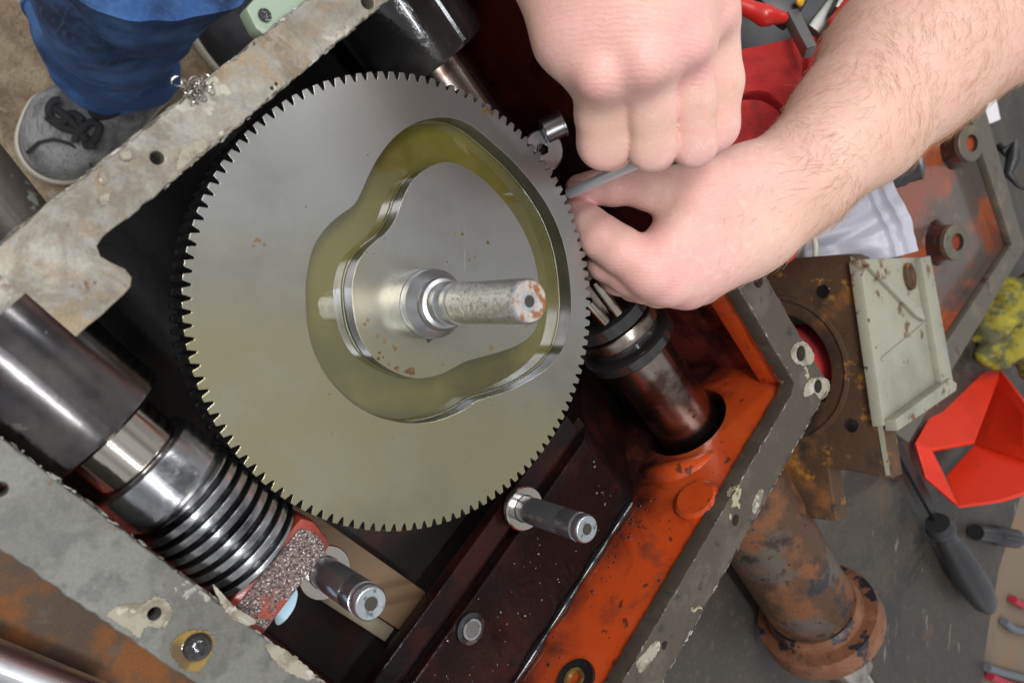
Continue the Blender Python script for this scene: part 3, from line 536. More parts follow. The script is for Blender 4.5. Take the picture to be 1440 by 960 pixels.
t, b, h = pin(730, 712, -56, (826, 735), 7.6, 'short upright steel pin with a washer, on the dark ledge below the gear', 'upright steel pins')
obj('washer', Msh().lathe([(2, 8), (2, 12.4), (3, 13), (5.5, 13), (6.2, 12.2), (6.2, 8)], b, ZX, 56, False, False), M['brightst'], t)
t, b, h = pin(447, 798, -36, (522, 861), 7.3, 'upright steel pin beside the red bearing block at the worm end', 'upright steel pins')
obj('washer', Msh().lathe([(6, 7.6), (6, 12), (8, 12.4), (8.6, 12), (8.6, 7.6)], b, ZX, 56, False, False), M['brightst'], t)
bf = spline([xy(W(x, y, -18)) for x, y in ((386, 868), (395, 845), (412, 828), (418, 832), (414, 852), (402, 870), (390, 878))], 40)
tag(obj('blue_crescent', plate([[tuple(p) for p in bf]], 1.5, .3, ((0, 0, -18), (1, 0, 0), (0, 1, 0)), 1), M['bluefilm'], base=W(400, 855, -18)), 'small pale blue crescent under the red bearing block', 'plastic tab')  # thin pale blue crescent-shaped plate
# ================================================================== cross shaft in the bore
co = lambda v: B(BU, v, BZ)
cs = thing('cross_shaft', co(60)-ZX*30, 'oily horizontal steel shaft running through the orange wall bore, under the hands', 'shaft')
obj('sleeve', Msh().lathe([(-106, 32), (-66, 32), (-64, 31), (-63.5, 29), (-63.5, 18)], co(0)+ZX*4, VX, 96), M['dkoil'], cs)
obj('shaft_body', Msh().lathe([(-64, 19), (20, 19), (20, 15), (118, 15)], co(0), VX, 80), M['brownst'], cs)
obj('bearing_ring', Msh().lathe([(112, 15), (112, 26), (114, 28.5), (122, 28.5), (123, 27)], co(0), VX, 96), M['dkoil'], cs)
obj('bearing_ring', Msh().lathe([(123, 24), (123, 29.5), (124.5, 30.5), (131, 30.5), (132, 29.5), (132, 22)], co(0), VX, 96), M['brownst'], cs)
obj('bearing_ring', Msh().lathe([(132, 24), (140, 24), (140.5, 29.5), (142, 31), (148, 31), (150, 29), (151, 22)], co(0), VX, 96), M['dkoil'], cs)
j = obj('journal', Msh().lathe([(150, 22.5), (243, 22.5)], co(0), VX, 96), M['brownst'], cs)
obj('set_screw', Msh().lathe([(0, 3.6), (.5, 3.5), (.3, 2.2), (-.5, 2)], co(158)+nz(np.array([-.45, .1, .85]))*22.3, nz(np.array([-.45, .1, .85])), 20), M['blackoil'], j)
for (p0, p1, r) in (((835, 395, 440), (868, 440, 452), 3.6), ((826, 425, 438), (850, 452, 448), 3.4)):
    a, b_ = C(*p0), C(*p1); obj('guide_rod', Msh().lathe([(0, r), (np.linalg.norm(b_-a), r)], a, b_-a, 24), M['brightst'], cs)
# roller follower below the hands
ro = thing('follower_roller', C(778, 190, 478)-ZX*8, 'small bright steel roller and pivot bolt by the gear edge below the fist', 'roller')
a, b_ = C(764, 186, 452), C(791, 173, 452); L_ = np.linalg.norm(b_-a)
obj('roller', Msh().lathe([(0, 7.0), (.4, 7.6), (L_-1, 7.6), (L_-.8, 8.4), (L_, 8.4)], a, b_-a, 48), M['shaft'], ro)
dn = nz(np.array([-.35, -.1, .9])); obj('pivot_plate', Msh().lathe([(-3, 12.5), (0, 12.5), (.8, 11.5)], C(764, 212, 456), dn, 48), M['shaft'], ro)
obj('pivot_bolt', Msh().lathe([(0, 3.4), (2, 3.2), (2.6, 2), (1.2, 1.4)], C(763, 211, 453.5), dn, 6), M['blackoil'], ro)
# ================================================================== bench things
sp = [W(x, y, Z_BENCH-2) for x, y in ((1080, 300), (1120, 60), (1520, 60), (1500, 640), (1432, 700), (1402, 800), (1385, 900), (1372, 1010), (900, 1400), (400, 1300))]
tag(obj('steel_sheet', Msh().prism([np.array([p[0], p[1], Z_BENCH-3]) for p in sp], ZX*3), M['sheet'], base=B(200, 400, Z_BENCH-3)), 'scratched dark grey steel sheet covering the bench beyond the casing', 'steel sheet')
rsq = [B(-420, -70, Z_BENCH-3), B(-172, -100, Z_BENCH-3), B(-172, 300, Z_BENCH-3), B(-420, 300, Z_BENCH-3)]
tag(obj('rusty_plate', Msh().prism(rsq, ZX*26), M['rustsheet'], base=B(-290, 100, Z_BENCH-3)), 'rusty brown steel plate on the bench beside the grey flange', 'steel plate')
a, b_ = W(-60, 908, -112), W(135, 985, -112); d = b_-a
tag(obj('steel_tube', Msh().lathe([(0, 9), (np.linalg.norm(d)-.5, 9), (np.linalg.norm(d), 8.5)], a, d, 40), M['shaft'], base=a-ZX*9), 'bare steel tube lying on the rusty plate, bottom left corner', 'tube')
a, b_ = W(-60, 215, -60), W(52, 352, -60); d = b_-a
tag(obj('rusty_pipe', Msh().lathe([(0, 14), (np.linalg.norm(d), 14)], a, d, 40), M['pipe'], base=a-ZX*14), 'dark rusty pipe poking out beside the flange at the left edge', 'pipe')
wa = W(462, 778, -100); wb = W(600, 872, -100); wd = nz(wb-wa); wq = np.cross(ZX, wd); wl = np.linalg.norm(wb-wa)
bm_ = thing('wood_beam', (wa+wb)/2-ZX*15.8, 'pale sawn wood beam lying in the bottom of the casing below the gear', 'wood beam')
obj('plank', Msh().box((wa+wb)/2+wd*22-ZX*7.9, wd*wl*1.2, wq*13, ZX*7.9), M['wood'], bm_, bev=1)
obj('plank', Msh().box((wa+wb)/2+wd*22-wq*18-ZX*10, wd*wl*1.2, wq*4.5, ZX*5.8), M['woodend'], bm_, bev=1)
# rusty turned shaft
a, b_ = W(1020, 655, -97), W(1162, 885, -97); d = nz(b_-a); L_ = np.linalg.norm(b_-a)
rsx = thing('rusted_shaft', (a+b_)/2-ZX*52, 'thick rusty turned shaft with a flanged end lying on the steel sheet', 'shaft')
k = D_ = None
dep = (C(1100, 790, 1)-CAM)@CF
def pxr(p, r): return r*((np.asarray(p)-CAM)@CF)/F
r1 = pxr(W(1100, 780, -97), 66); r2 = pxr(b_, 84)
obj('shaft_body', Msh().lathe([(-8, r1*.97), (L_-44, r1*.97), (L_-43, r1*.93), (L_-38, r1*.93), (L_-37, r1)], a, d, 96), M['rustshaft'], rsx)
obj('flange_ring', Msh().lathe([(L_-38, r1*.98), (L_-34, r1*1.05), (L_-28, r1*1.06), (L_-27, r2*.98), (L_-20, r2), (L_-8, r2), (L_-5, r2*.96), (L_-4, r1*.5)], a, d, 96), M['terra'], rsx)
obj('steel_end', Msh().lathe([(L_-6, r1*.62), (L_+50, r1*.62), (L_+54, r1*.56), (L_+54, r1*.36), (L_+110, r1*.36)], a, d, 40), M['brightst'], rsx, bev=1)
ky = Msh().box(a+d*(L_*.36)+nz(np.array([-.25, .35, .9]))*(r1*.93), d*L_*.20, nz(np.cross(d, ZX))*r1*.16, ZX*1.5); obj('keyway', ky, M['rust'], rsx, bev=1)
# bearing bracket: rusty bored front with a pale green side receding behind it
def dp(x, y): return 650-.42*(x-1100)+.05*(y-500)
br = thing('bearing_bracket', C(1200, 690, 640)-ZX*20, 'rusty bored bearing bracket with chipped pale green side, behind the flange corner', 'bracket')
fpoly = [(1040, 368), (1195, 357), (1207, 362), (1222, 460), (1240, 580), (1254, 673), (1225, 668), (1195, 662), (1166, 660), (1170, 690), (1177, 733), (1130, 728), (1060, 690), (1020, 560)]
fc = C(1130, 520, dp(1130, 520)); ex = nz(C(1230, 520, dp(1230, 520))-fc); ey = C(1130, 420, dp(1130, 420))-fc; ey = nz(ey-ex*(ey@ex)); en = np.cross(ex, ey)
if en@CF > 0: en = -en
def onplane(x, y, o=fc, n=en):
    r = ray(x, y); t = ((o-CAM)@n)/(r@n); return CAM+r*t
def pl2(x, y): p = onplane(x, y)-fc; return (p@ex, p@ey)
cb = pl2(1090, 520); rb_ = abs(pl2(1168, 520)[0]-cb[0])
f = obj('bored_plate', plate([[pl2(x, y) for x, y in fpoly], circ(*cb, rb_, 64)], 22, 1.6, (fc-en*11, ex, ey), 2), M['rust'], br, smooth=35)
for x, y in ((1158, 410), (1198, 598)):
    obj('bolt_hole', Msh().lathe([(0, 5.6), (.5, 5.2), (.2, 3.6), (.1, .3)], onplane(x, y)+en*.1, en, 24, False, True), M['blackoil'], f)
obj('bore_lip', Msh().lathe([(-1, rb_+16), (1.2, rb_+15), (1.6, rb_+12), (-.2, rb_+10)], fc+ex*cb[0]+ey*cb[1], en, 80, False, False), M['rust'], f)
obj('bore_barrel', Msh().lathe([(-21.8, rb_+4), (-80, rb_+4), (-80, rb_-1), (-21.8, rb_-1)], fc+ex*cb[0]+ey*cb[1], en, 64, False, False), M['rust'], br)
A_, B_ = onplane(1207, 362), onplane(1242, 600); dA = (A_-CAM)@CF; A2, B2 = C(1299, 361, dA+105), C(1331, 538, dA+100)
sn = nz(np.cross(A2-A_, B_-A_)); sn = -sn if sn@CF > 0 else sn
def onside(x, y): return onplane(x, y, A_+sn*2.5, sn)
body = obj('pale_body', Msh().prism([onside(x, y) for x, y in ((1209, 364), (1299, 361), (1331, 538), (1243, 600))], -sn*9), M['pale'], br, bev=2)
def sidebit(pts, h, name='rib', mt='pale'): return obj(name, Msh().prism([onside(x, y)-sn*.3 for x, y in pts], sn*h), M[mt], body, bev=.9)
sidebit(((1285, 364), (1299, 361), (1331, 536), (1316, 545)), 6)
sidebit(((1243, 590), (1322, 533), (1331, 540), (1330, 550), (1246, 606)), 9)
sidebit(((1212, 372), (1220, 372), (1291, 436), (1296, 452), (1284, 446)), 4)
sidebit(((1238, 503), (1300, 452), (1302, 455), (1240, 508)), 1.5)
obj('knob_recess', Msh().lathe([(0, 12), (3, 11.5), (2.5, 9), (.6, 8), (.5, .3)], onside(1277, 389), sn, 32, False, True), M['rust'], body)
obj('stud', Msh().lathe([(-6, 4), (16, 4), (17, 3.2)], A2-(A2-A_)*.27-sn*10, ey, 20), M['rimgrey'], body)
edge = [onplane(x, y)+en*.15 for x, y in ((1196, 360), (1206, 364), (1221, 460), (1239, 580), (1252, 668), (1246, 668), (1231, 580), (1212, 460))]
obj('pale_edge', Msh().prism(edge, en*.5), M['pale'], br, smooth=None)
rg = surface(lambda P: np.linalg.norm(P-(fc+ex*(cb[0]+rb_*.1)+ey*cb[1]-en*rb_*.62).astype(np.float32), axis=-1)-rb_*.76+2.2*np.sin(P[..., 0]*.16)*np.sin(P[..., 2]*.2+P[..., 1]*.1), fc+ex*cb[0]+ey*cb[1]-en*rb_*.6-rb_*.95, fc+ex*cb[0]+ey*cb[1]-en*rb_*.6+rb_*.95, 2)
tag(obj('red_rag', rg, M['rag'], base=fc-en*40, smooth=80), 'red cloth stuffed in the rusty bracket bore', 'rag')
# gearbox cover lying open-side up
def cz(pts, z): return [W(x, y, z) for x, y in pts]
cv = thing('gearbox_cover', W(1300, 330, Z_BENCH), 'worn orange gearbox cover with bare rim lying open beyond the arm', 'gearbox cover')
co_ = [(1372, 105), (1442, 348), (1278, 622), (1205, 570), (1196, 330), (1225, 130), (1280, 70)]; ci_ = [(1352, 125), (1423, 343), (1258, 592), (1216, 555), (1208, 330), (1235, 145), (1284, 90)]
zc = -88
obj('cover_rim', plate([[xy(p) for p in cz(co_, zc)], [xy(p) for p in cz(ci_, zc)]], 8, .6, ((0, 0, zc-4), (1, 0, 0), (0, 1, 0)), 1), M['rimgrey'], cv, smooth=35)
ic = np.mean(cz(ci_, zc), 0); sh_ = lambda p, s: np.array([ic[0]+(p[0]-ic[0])*s, ic[1]+(p[1]-ic[1])*s, p[2]])
m = Msh(); top = [sh_(p, 1.006)-ZX*8.2 for p in cz(ci_, zc)]; bot = [sh_(p, .985)-ZX*17 for p in cz(ci_, zc)]; bo2 = [sh_(p, 1.0)-ZX*24 for p in cz(ci_, zc)]; to2 = [sh_(p, 1.03)-ZX*8.2 for p in cz(ci_, zc)]
m.rings([bo2, to2, top, bot], True, True); obj('cover_pan', m, M['coverpaint'], cv, smooth=30)
zpan = zc-17
for x, y in ((1347, 207), (1327, 342)):
    p = W(x-12, y, zpan); dn = nz(np.array([-.22, -.04, .97])); o_ = p
    ob = obj('bolt_boss', Msh().lathe([(-2, 26), (3, 22), (8, 19.5), (14, 18.5)], p, dn, 32), M['orange'], cv)
    obj('boss_tube', Msh().lathe([(10, 18.2), (20, 17.5), (22, 16.5)], o_, dn, 32), M['orange'], ob)
    obj('boss_face', Msh().lathe([(20, 19), (25, 19), (26, 18), (26.2, 9)], o_, dn, 32, False, False), M['rimgrey'], ob)
    obj('boss_hole', Msh().lathe([(26.2, 9), (20, 8.5), (19, .3)], o_, dn, 32, False, True), M['hole'], ob)
ft = thing('black_fitting', C(1274, 224, 700)-ZX*14, 'black threaded hose fitting on the cover just below the forearm', 'fitting')
dn = nz(np.array([.35, .2, .9])); o_ = C(1268, 232, 705)
obj('fitting_body', Msh().lathe([(-30, 19), (0, 19), (2, 17.5), (14, 17.5), (15, 16.5)], o_, dn, 40), M['blackplastic'], ft)
obj('fitting_socket', Msh().lathe([(15, 14), (17, 13.5), (17, 9.5), (9, 8.5)], o_, dn, 40, False, True), M['greymetal'], ft)
# plastic bag
def sheet(name, quad, n, fn, mt, th, **k):
    q = [C(*p) for p in quad]; m = Msh(); vs = []; f = []
    for s in range(2):
        for i in range(n):
            for j in range(n):
                a, b = i/(n-1), j/(n-1); p = (q[0]*(1-a)+q[1]*a)*(1-b)+(q[3]*(1-a)+q[2]*a)*b
                vs.append(p-CF*(fn(a, b)-s*th))
    for i in range(n-1):
        for j in range(n-1):
            t = i*n+j; f.append((t, t+n, t+n+1, t+1)); t += n*n; f.append((t, t+1, t+n+1, t+n))
    bd = [(i, 0) for i in range(n)]+[(n-1, j) for j in range(1, n)]+[(i, n-1) for i in range(n-2, -1, -1)]+[(0, j) for j in range(n-2, 0, -1)]
    ids = [i*n+j for i, j in bd]
    for x, y in zip(ids, ids[1:]+ids[:1]): f.append((x, y, y+n*n, x+n*n))
    m.add(vs, f); return obj(name, m, mt, **k)
from mathutils import noise as mn
def nzv(x, y, s, o=0): return mn.noise((x*s+o, y*s+o*1.7, o))
o = sheet('plastic_bag', [(1232, 195, 668), (1294, 352, 662), (1110, 400, 668), (1085, 270, 662)], 50, lambda a, b: 9*nzv(a, b, 2.2, 3)+5*nzv(a*3, b, 3, 8)+4*max(0, 1-abs(b-.10)/.04)+3*max(0, 1-abs(b-.2)/.03), M['bag'], 1.2, base=C(1180, 320, 668))
tag(o, 'cloudy lavender plastic bag lying behind the rusty bracket', 'plastic bag')
o = Msh().tube([C(1134, 300, 645), C(1142, 325, 640), C(1147, 345, 638), C(1146, 375, 638)], 2.2, 10); tag(obj('cream_cord', o, M['cream'], base=C(1142, 340, 672)), 'short cream cord crossing the plastic bag beside the wrist', 'cord')
tag(obj('steel_bowl', Msh().ball(C(1112, 345, 705), 20, 32, (1, 1, .6)), M['shaft'], base=C(1112, 345, 705)-ZX*12), 'rounded bright metal piece between the wrist and the plastic bag', 'metal part') if False else None
o = Msh()
for k_ in range(6): o.ball(C(1075+k_*5, 352+random.uniform(-5, 5), 640), 11+random.uniform(-2, 3), 14)
tag(obj('red_rag', o, M['rag'], base=C(1085, 355, 640)), 'scrap of red cloth under the wrist by the flange corner', 'rag')
a, b_ = C(1105, 345, 700), C(1128, 345, 712); tag(obj('steel_can', Msh().lathe([(0, 15), (2, 16), (22, 16), (23, 15)], C(1110, 332, 650), nz(CD*.9+CF*.5), 40), M['shaft'], base=C(1110, 335, 655)), 'bright steel can behind the wrist, left of the plastic bag', 'can')
tag(obj('white_paper', Msh().prism([C(1368, 95, 1000), C(1392, 95, 1004), C(1407, 168, 990), C(1387, 176, 985)], CF*1), M['paper'], base=C(1390, 140, 1000)), 'strip of white paper lying past the cover rim', 'paper')
o = Msh().tube([C(1405, 205, 1000), C(1415, 215, 990), C(1428, 200, 985), C(1425, 225, 985), C(1418, 245, 985), C(1432, 262, 985), C(1450, 268, 985)], [5, 8, 7, 9, 6, 2.5, 2], 10)
tag(obj('knotted_strap', o, M['blackplastic'], base=C(1420, 230, 1000)), 'knotted black strap beside the cover rim at the right edge', 'strap')
# red-orange bin
bi = thing('parts_bin', C(1360, 700, 930), 'bright red orange plastic parts bin tipped open on the bench', 'bin')
def panel(pts, name, th=5):
    q = [C(*p) for p in pts]; n = nz(np.cross(q[1]-q[0], q[2]-q[0])); n = n if n@CF > 0 else -n
    return obj(name, Msh().prism(q, n*th), M['binplastic'], bi, bev=1.8)
panel([(1341, 526, 1005), (1410, 518, 1010), (1371, 621, 915), (1310, 632, 890), (1287, 622, 885)], 'side_wall')
panel([(1409, 519, 1009), (1452, 575, 925), (1452, 650, 905), (1371, 623, 968)], 'back_wall')
panel([(1371, 623, 969), (1452, 648, 906), (1452, 690, 886), (1405, 704, 886), (1346, 712, 884), (1330, 668, 930)], 'base_panel')
panel([(1288, 624, 884), (1311, 632, 886), (1329, 668, 884), (1348, 712, 880), (1302, 672, 872)], 'front_lip')
# glove
gp = [[(1452, 400, 1010, 22), (1415, 430, 995, 26), (1395, 470, 985, 20), (1385, 500, 980, 12)], [(1440, 430, 1000, 24), (1425, 490, 985, 20), (1405, 515, 975, 10)], [(1440, 460, 1000, 22), (1450, 520, 980, 16)], [(1410, 405, 1005, 14), (1385, 440, 995, 11), (1376, 475, 985, 9)]]
def gf(P):
    d = None
    for ch in gp: e = chain(P, [pc(*q) for q in ch], 8); d = e if d is None else smin(d, e, 6)
    return d+2.4*np.sin(P[..., 0]*.11+P[..., 2]*.1)*np.sin(P[..., 1]*.16+P[..., 2]*.13)+1.2*np.sin(P[..., 1]*.3-P[..., 0]*.2)
pts = np.array([C(*q[:3]) for ch in gp for q in ch]); tag(obj('work_glove', surface(gf, pts.min(0)-32, pts.max(0)+32, 2.2), M['glove'], base=pts.min(0), smooth=80), 'crumpled yellow and grey work glove behind the red orange bin', 'glove')
# file with black handle
fi = thing('hand_file', W(1320, 740, Z_BENCH), 'flat steel file with black rounded handle lying beside the red orange bin', 'file')
a, b_ = W(1258, 620, -135), W(1328, 748, -132); d = nz(b_-a); q = nz(np.cross(d, ZX))
obj('blade', Msh().box((a+b_)/2, d*np.linalg.norm(b_-a)/2, q*6.5, ZX*2.5), M['blkmetal'], fi, bev=.6)
a, b_ = W(1318, 735, -128), W(1392, 858, -128); d = b_-a; L_ = np.linalg.norm(d); u = pxr(b_, 1)
obj('handle', Msh().lathe([(0, 15*u), (8, 18*u), (14, 18*u), (20, 13*u), (L_*.2, 15*u), (L_*.45, 20*u), (L_*.7, 21*u), (L_*.88, 17*u), (L_*.97, 10*u), (L_, 3*u)], a, d, 48), M['blackplastic'], fi, smooth=60)
a, b_ = W(1372, 748, -138), W(1428, 757, -138); d = b_-a
so = thing('impact_socket', a-ZX*12, 'small black socket lying on the sheet below the red orange bin', 'socket'); L_ = np.linalg.norm(d)
obj('socket_body', Msh().lathe([(0, 10), (L_*.45, 10), (L_*.5, 12.5), (L_-1, 12.5), (L_, 11.5), (L_, 8), (L_-10, 7.5)], a, d, 40), M['blkmetal'], so)
for lbl, mt, pts in (('grey cable at the right edge between two red ones', 'greycable', ((1412, 873), (1425, 884), (1460, 892))), ('red and dark cable end highest at the right edge', 'redcable', ((1424, 842), (1436, 850), (1470, 858))), ('grey cable lowest at the right edge', 'greycable', ((1388, 938), (1412, 946), (1470, 960))), ('red cable under the lowest grey one, bottom right corner', 'redcable', ((1392, 950), (1415, 960), (1465, 978)))):
    p = [W(x, y, -146) for x, y in pts]; tag(obj('cable', Msh().tube(p, 5.5, 12), M[mt], base=p[0]-ZX*5), lbl, 'cable', 'cables at the bench edge')
# big red rag and clamp behind the fist
def rf(a, b):
    h = 10*nzv(a, b, 2.0, 5)+6*nzv(a, b*2, 3.5, 9)+16*(a*(1-a))*4*.6
    cr = abs(b-(.35+.5*a*a)-.05*math.sin(a*9)); h -= 12*max(0, 1-cr/.035)
    cr = abs(a-.78-.15*b); return h-9*max(0, 1-cr/.03)
o = sheet('red_rag', [(1000, 82, 560), (1165, 50, 600), (1135, 250, 570), (960, 250, 530)], 90, rf, M['rag'], 3, base=C(1080, 220, 580))
tag(o, 'large crumpled red shop rag between the fist and the forearm', 'rag')
cl = thing('bar_clamp', C(1130, 90, 600), 'bar clamp with red and black grip and grey bar behind the fist', 'clamp')
def gbox(p0, p1, wpx, thk, name, mt, bev=1.0):
    a, b = C(*p0), C(*p1); d = b-a; L = np.linalg.norm(d); d = d/L; q = nz(np.cross(d, CF)); n = np.cross(d, q); w = wpx*p0[2]/F/2
    return obj(name, Msh().box((a+b)/2, d*L/2, q*w, n*thk), M[mt], cl, bev=bev)
gbox((1225, -60, 590), (1142, 48, 590), 26, 7, 'clamp_bar', 'greymetal', 2)
gbox((1112, 22, 565), (1139, 74, 552), 15, 6, 'jaw', 'greymetal', 1)
gbox((1205, -40, 570), (1178, 18, 570), 18, 6, 'rear_bar', 'greymetal', 1.5)
gbox((1050, -30, 575), (1120, 22, 570), 44, 9, 'black_body', 'blackplastic', 3)
gbox((1012, -2, 560), (1048, 6, 560), 20, 8, 'grey_trigger', 'greymetal', 2)
grp_ = surface(lambda P: chain(P, [pc(1042, 8, 555, 12), pc(1075, 22, 553, 13), pc(1100, 25, 555, 9)], 5), C(1070, 15, 555)-40, C(1070, 15, 555)+40, 1.6); obj('red_grip', grp_, M['redplastic'], cl, smooth=80)
obj('red_pad', surface(lambda P: chain(P, [pc(1208, -20, 566, 12), pc(1190, 18, 566, 12), pc(1172, 32, 566, 9)], 5), C(1190, 10, 566)-45, C(1190, 10, 566)+45, 1.6), M['redplastic'], cl, smooth=80)
obj('yellow_tab', Msh().ball(C(1125, 2, 556), 4, 14, (1, 1, .6)), M['yellow'], cl)
tag(obj('toolbox_tray', Msh().prism([C(985, -40, 640), C(1190, -60, 650), C(1180, 80, 640), C(1000, 110, 630)], CF*12), M['blackplastic'], base=C(1080, 40, 650), bev=2), 'dark plastic tray under the bar clamp and red rag', 'tray')
# ================================================================== the person
per = thing('person', W(190, 90, Z_FLOOR), 'person with bare hands over the gear, in blue jeans and grey canvas shoes', 'person')
# left forearm and hand pinching the rod
LH = dict(
 arm=[pc(1500, -95, 520, 132), pc(1400, -10, 490, 124), pc(1272, 90, 462, 112), pc(1204, 172, 442, 91), pc(1124, 249, 428, 72)],
 w1=[pc(1124, 240, 428, 60), pc(1050, 262, 422, 50), pc(985, 300, 412, 42), pc(908, 378, 404, 35)],
 w2=[pc(1124, 262, 430, 62), pc(1068, 318, 426, 52), pc(990, 360, 420, 46), pc(935, 392, 412, 36)],
 w3=[pc(1110, 280, 434, 50), pc(1040, 345, 432, 44), pc(965, 395, 424, 36)],
 tb=[pc(1050, 250, 420, 42), pc(975, 272, 410, 38), pc(915, 268, 409, 29)])
fing = [[pc(930, 266, 409, 29), pc(893, 262, 410, 26), pc(862, 264, 412, 25.5), pc(835, 264, 414, 23), pc(814, 264, 416, 19)],
        [pc(912, 378, 404, 37), pc(870, 350, 403, 33), pc(845, 333, 404, 31), pc(828, 315, 408, 26), pc(814, 298, 413, 19), pc(806, 290, 416, 14)],
        [pc(938, 396, 413, 34), pc(885, 385, 414, 30), pc(852, 368, 418, 27), pc(838, 345, 430, 23)],
        [pc(965, 402, 424, 32), pc(905, 400, 426, 26), pc(868, 390, 430, 24), pc(850, 370, 442, 21)],
        [pc(985, 400, 434, 30), pc(925, 408, 438, 24), pc(890, 402, 444, 21), pc(872, 385, 455, 19)]]
def lf(P):
    d = None
    for k_ in ('arm', 'w1', 'w2', 'w3', 'tb'):
        e = chain(P, LH[k_], 10); d = e if d is None else smin(d, e, 12 if k_ != 'tb' else 9)
    g = None
    for i, ch in enumerate(fing):
        e = chain(P, ch, 3.0); g = e if g is None else smin(g, e, 1.6)
    return smin(d, g, 4.5)
pts = np.array([p for ch in list(LH.values())+fing for p, r in ch])
rad = np.array([r for ch in list(LH.values())+fing for p, r in ch])[:, None]
arm_m = surface(lf, (pts-rad).min(0)-4, (pts+rad).max(0)+4, 1.5)
def relax(m, n, lam=.5):
    V = np.array(m.v); Fq = np.array(m.f)
    for _ in range(n):
        s = np.zeros_like(V); c = np.zeros(len(V))
        for a in range(4):
            b = (a+1) % 4
            np.add.at(s, Fq[:, a], V[Fq[:, b]]); np.add.at(c, Fq[:, a], 1); np.add.at(s, Fq[:, b], V[Fq[:, a]]); np.add.at(c, Fq[:, b], 1)
        V = V+lam*(s/c[:, None]-V)
    m.v = [tuple(p) for p in V.tolist()]; return m
relax(arm_m, 1)
la = obj('left_arm', arm_m, M['skin'], per, smooth=180, recalc=False); la['label'] = 'hairy bare forearm and hand pinching a thin rod'
paint(la, 'flush', [(C(895, 372, 395), 20), (C(850, 335, 397), 11), (C(812, 285, 410), 12), (C(935, 395, 400), 12), (C(880, 262, 403), 9), (C(1000, 270, 400), 16)])
paint(la, 'tan', [(C(1420, 60, 440), 80), (C(1280, 200, 430), 55), (C(1150, 290, 410), 25)])
# thumbnail
def nail(c, d, n, w, l, parent):
    d, n = nz(d), nz(n); n = nz(n-d*(n@d)); s = np.cross(d, n); m = Msh(); vs = []; f = []; K = 9
    for i in range(K):
        for j in range(K):
            a, b = (i/(K-1)-.5)*2, (j/(K-1)-.5)*2; ww = w*(1-.25*max(0, a)**2)
            vs.append(np.asarray(c)+d*a*l+s*b*ww-n*(b*b*w*.45+.12*a*a*l))
    for i in range(K-1):
        for j in range(K-1): t = i*K+j; f.append((t, t+1, t+K+1, t+K))
    m.add(vs, f); o = obj('thumbnail', m, M['nail'], parent, smooth=180); return o
nail(C(815, 257, 407.2), C(806, 257, 411)-C(830, 255, 409), -CF*.8-CD*.6, 5.2, 6, la)
# arm hair
V = np.array(arm_m.v); Fq = np.array(arm_m.f); cen = V[Fq].mean(1); nor = np.cross(V[Fq[:, 2]]-V[Fq[:, 0]], V[Fq[:, 3]]-V[Fq[:, 1]]); nor /= np.linalg.norm(nor, axis=1)[:, None]+1e-9
q = cen-CAM; z = q@CF; X = 720+F*(q@CR)/z; Y = 480+F*(q@CD)/z
if (nor*(q)).sum(1).mean() > 0: pass
vis = ((nor*q).sum(1) < .12*np.linalg.norm(q, axis=1)) & (X > 985) & (X < 1470) & (Y > -40)
cand = np.argwhere(vis)[:, 0]; wgt = (np.clip((X[cand]-985)/190, .05, 1)**1.3)*np.array([.35+1.3*max(0, mn.noise(tuple(p*.03))+.35) for p in cen[cand]]); wgt /= wgt.sum()
hm = Msh(); axd = nz(C(1058, 290, 425)-C(1272, 90, 462))
for i in rng.choice(cand, 2300, replace=False, p=wgt):
    n = nor[i]; p = cen[i]; t = axd-n*(axd@n); t = nz(t); s = np.cross(n, t)
    fl_ = mn.noise(tuple(p*.045)); dr_ = nz(t*(.6+rng.normal(0, .2))+s*(.25+1.1*fl_+rng.normal(0, .28))+n*.2); L = rng.uniform(5, 13)*(.7 if X[i] < 1120 else 1); bend = s*rng.normal(0, .25)-n*.28
    P_ = [p-n*.3, p+dr_*L*.35+n*.15, p+dr_*L*.7+bend*L*.2+n*.1, p+dr_*L+bend*L*.45]
    hm.tube(P_, [.052, .05, .04, .012], 3)
ah = obj('arm_hair', hm, M['hair'], la, smooth=None, recalc=False); ah['kind'] = 'stuff'
# right fist seen from the back
mc = [[pc(745, -190, 292, 70), pc(785, -40, 297, 60), pc(810, 50, 301, 55), pc(842, 104, 302, 42)],
      [pc(820, -190, 284, 72), pc(850, -40, 289, 62), pc(880, 30, 294, 54), pc(906, 84, 295, 42)],
      [pc(890, -190, 286, 72), pc(915, -40, 293, 60), pc(940, 10, 298, 50), pc(963, 56, 302, 40)],
      [pc(940, -190, 302, 70), pc(970, -60, 307, 58), pc(985, -20, 311, 46), pc(998, 20, 315, 36)]]
kn = [pc(840, 106, 294, 30), pc(905, 88, 289, 28), pc(964, 60, 297, 26), pc(1004, 16, 312, 26)]
fg = [[pc(846, 112, 309, 40), pc(849, 158, 319, 39.5), pc(851, 199, 328, 38), pc(858, 205, 350, 33), pc(872, 170, 366, 28)],
      [pc(910, 96, 304, 36), pc(915, 155, 316, 35.5), pc(917, 205, 326, 34), pc(920, 208, 348, 31), pc(925, 170, 364, 27)],
      [pc(967, 72, 310, 34), pc(973, 140, 323, 33.5), pc(976, 202, 334, 31.5), pc(977, 205, 354, 29), pc(975, 165, 370, 25)],
      [pc(1003, 40, 324, 36), pc(1009, 115, 336, 35), pc(1004, 177, 346, 34), pc(1000, 185, 366, 29), pc(990, 150, 380, 24)]]
th = [pc(930, -40, 335, 50), pc(960, 60, 356, 38), pc(945, 150, 372, 30), pc(905, 200, 378, 26)]
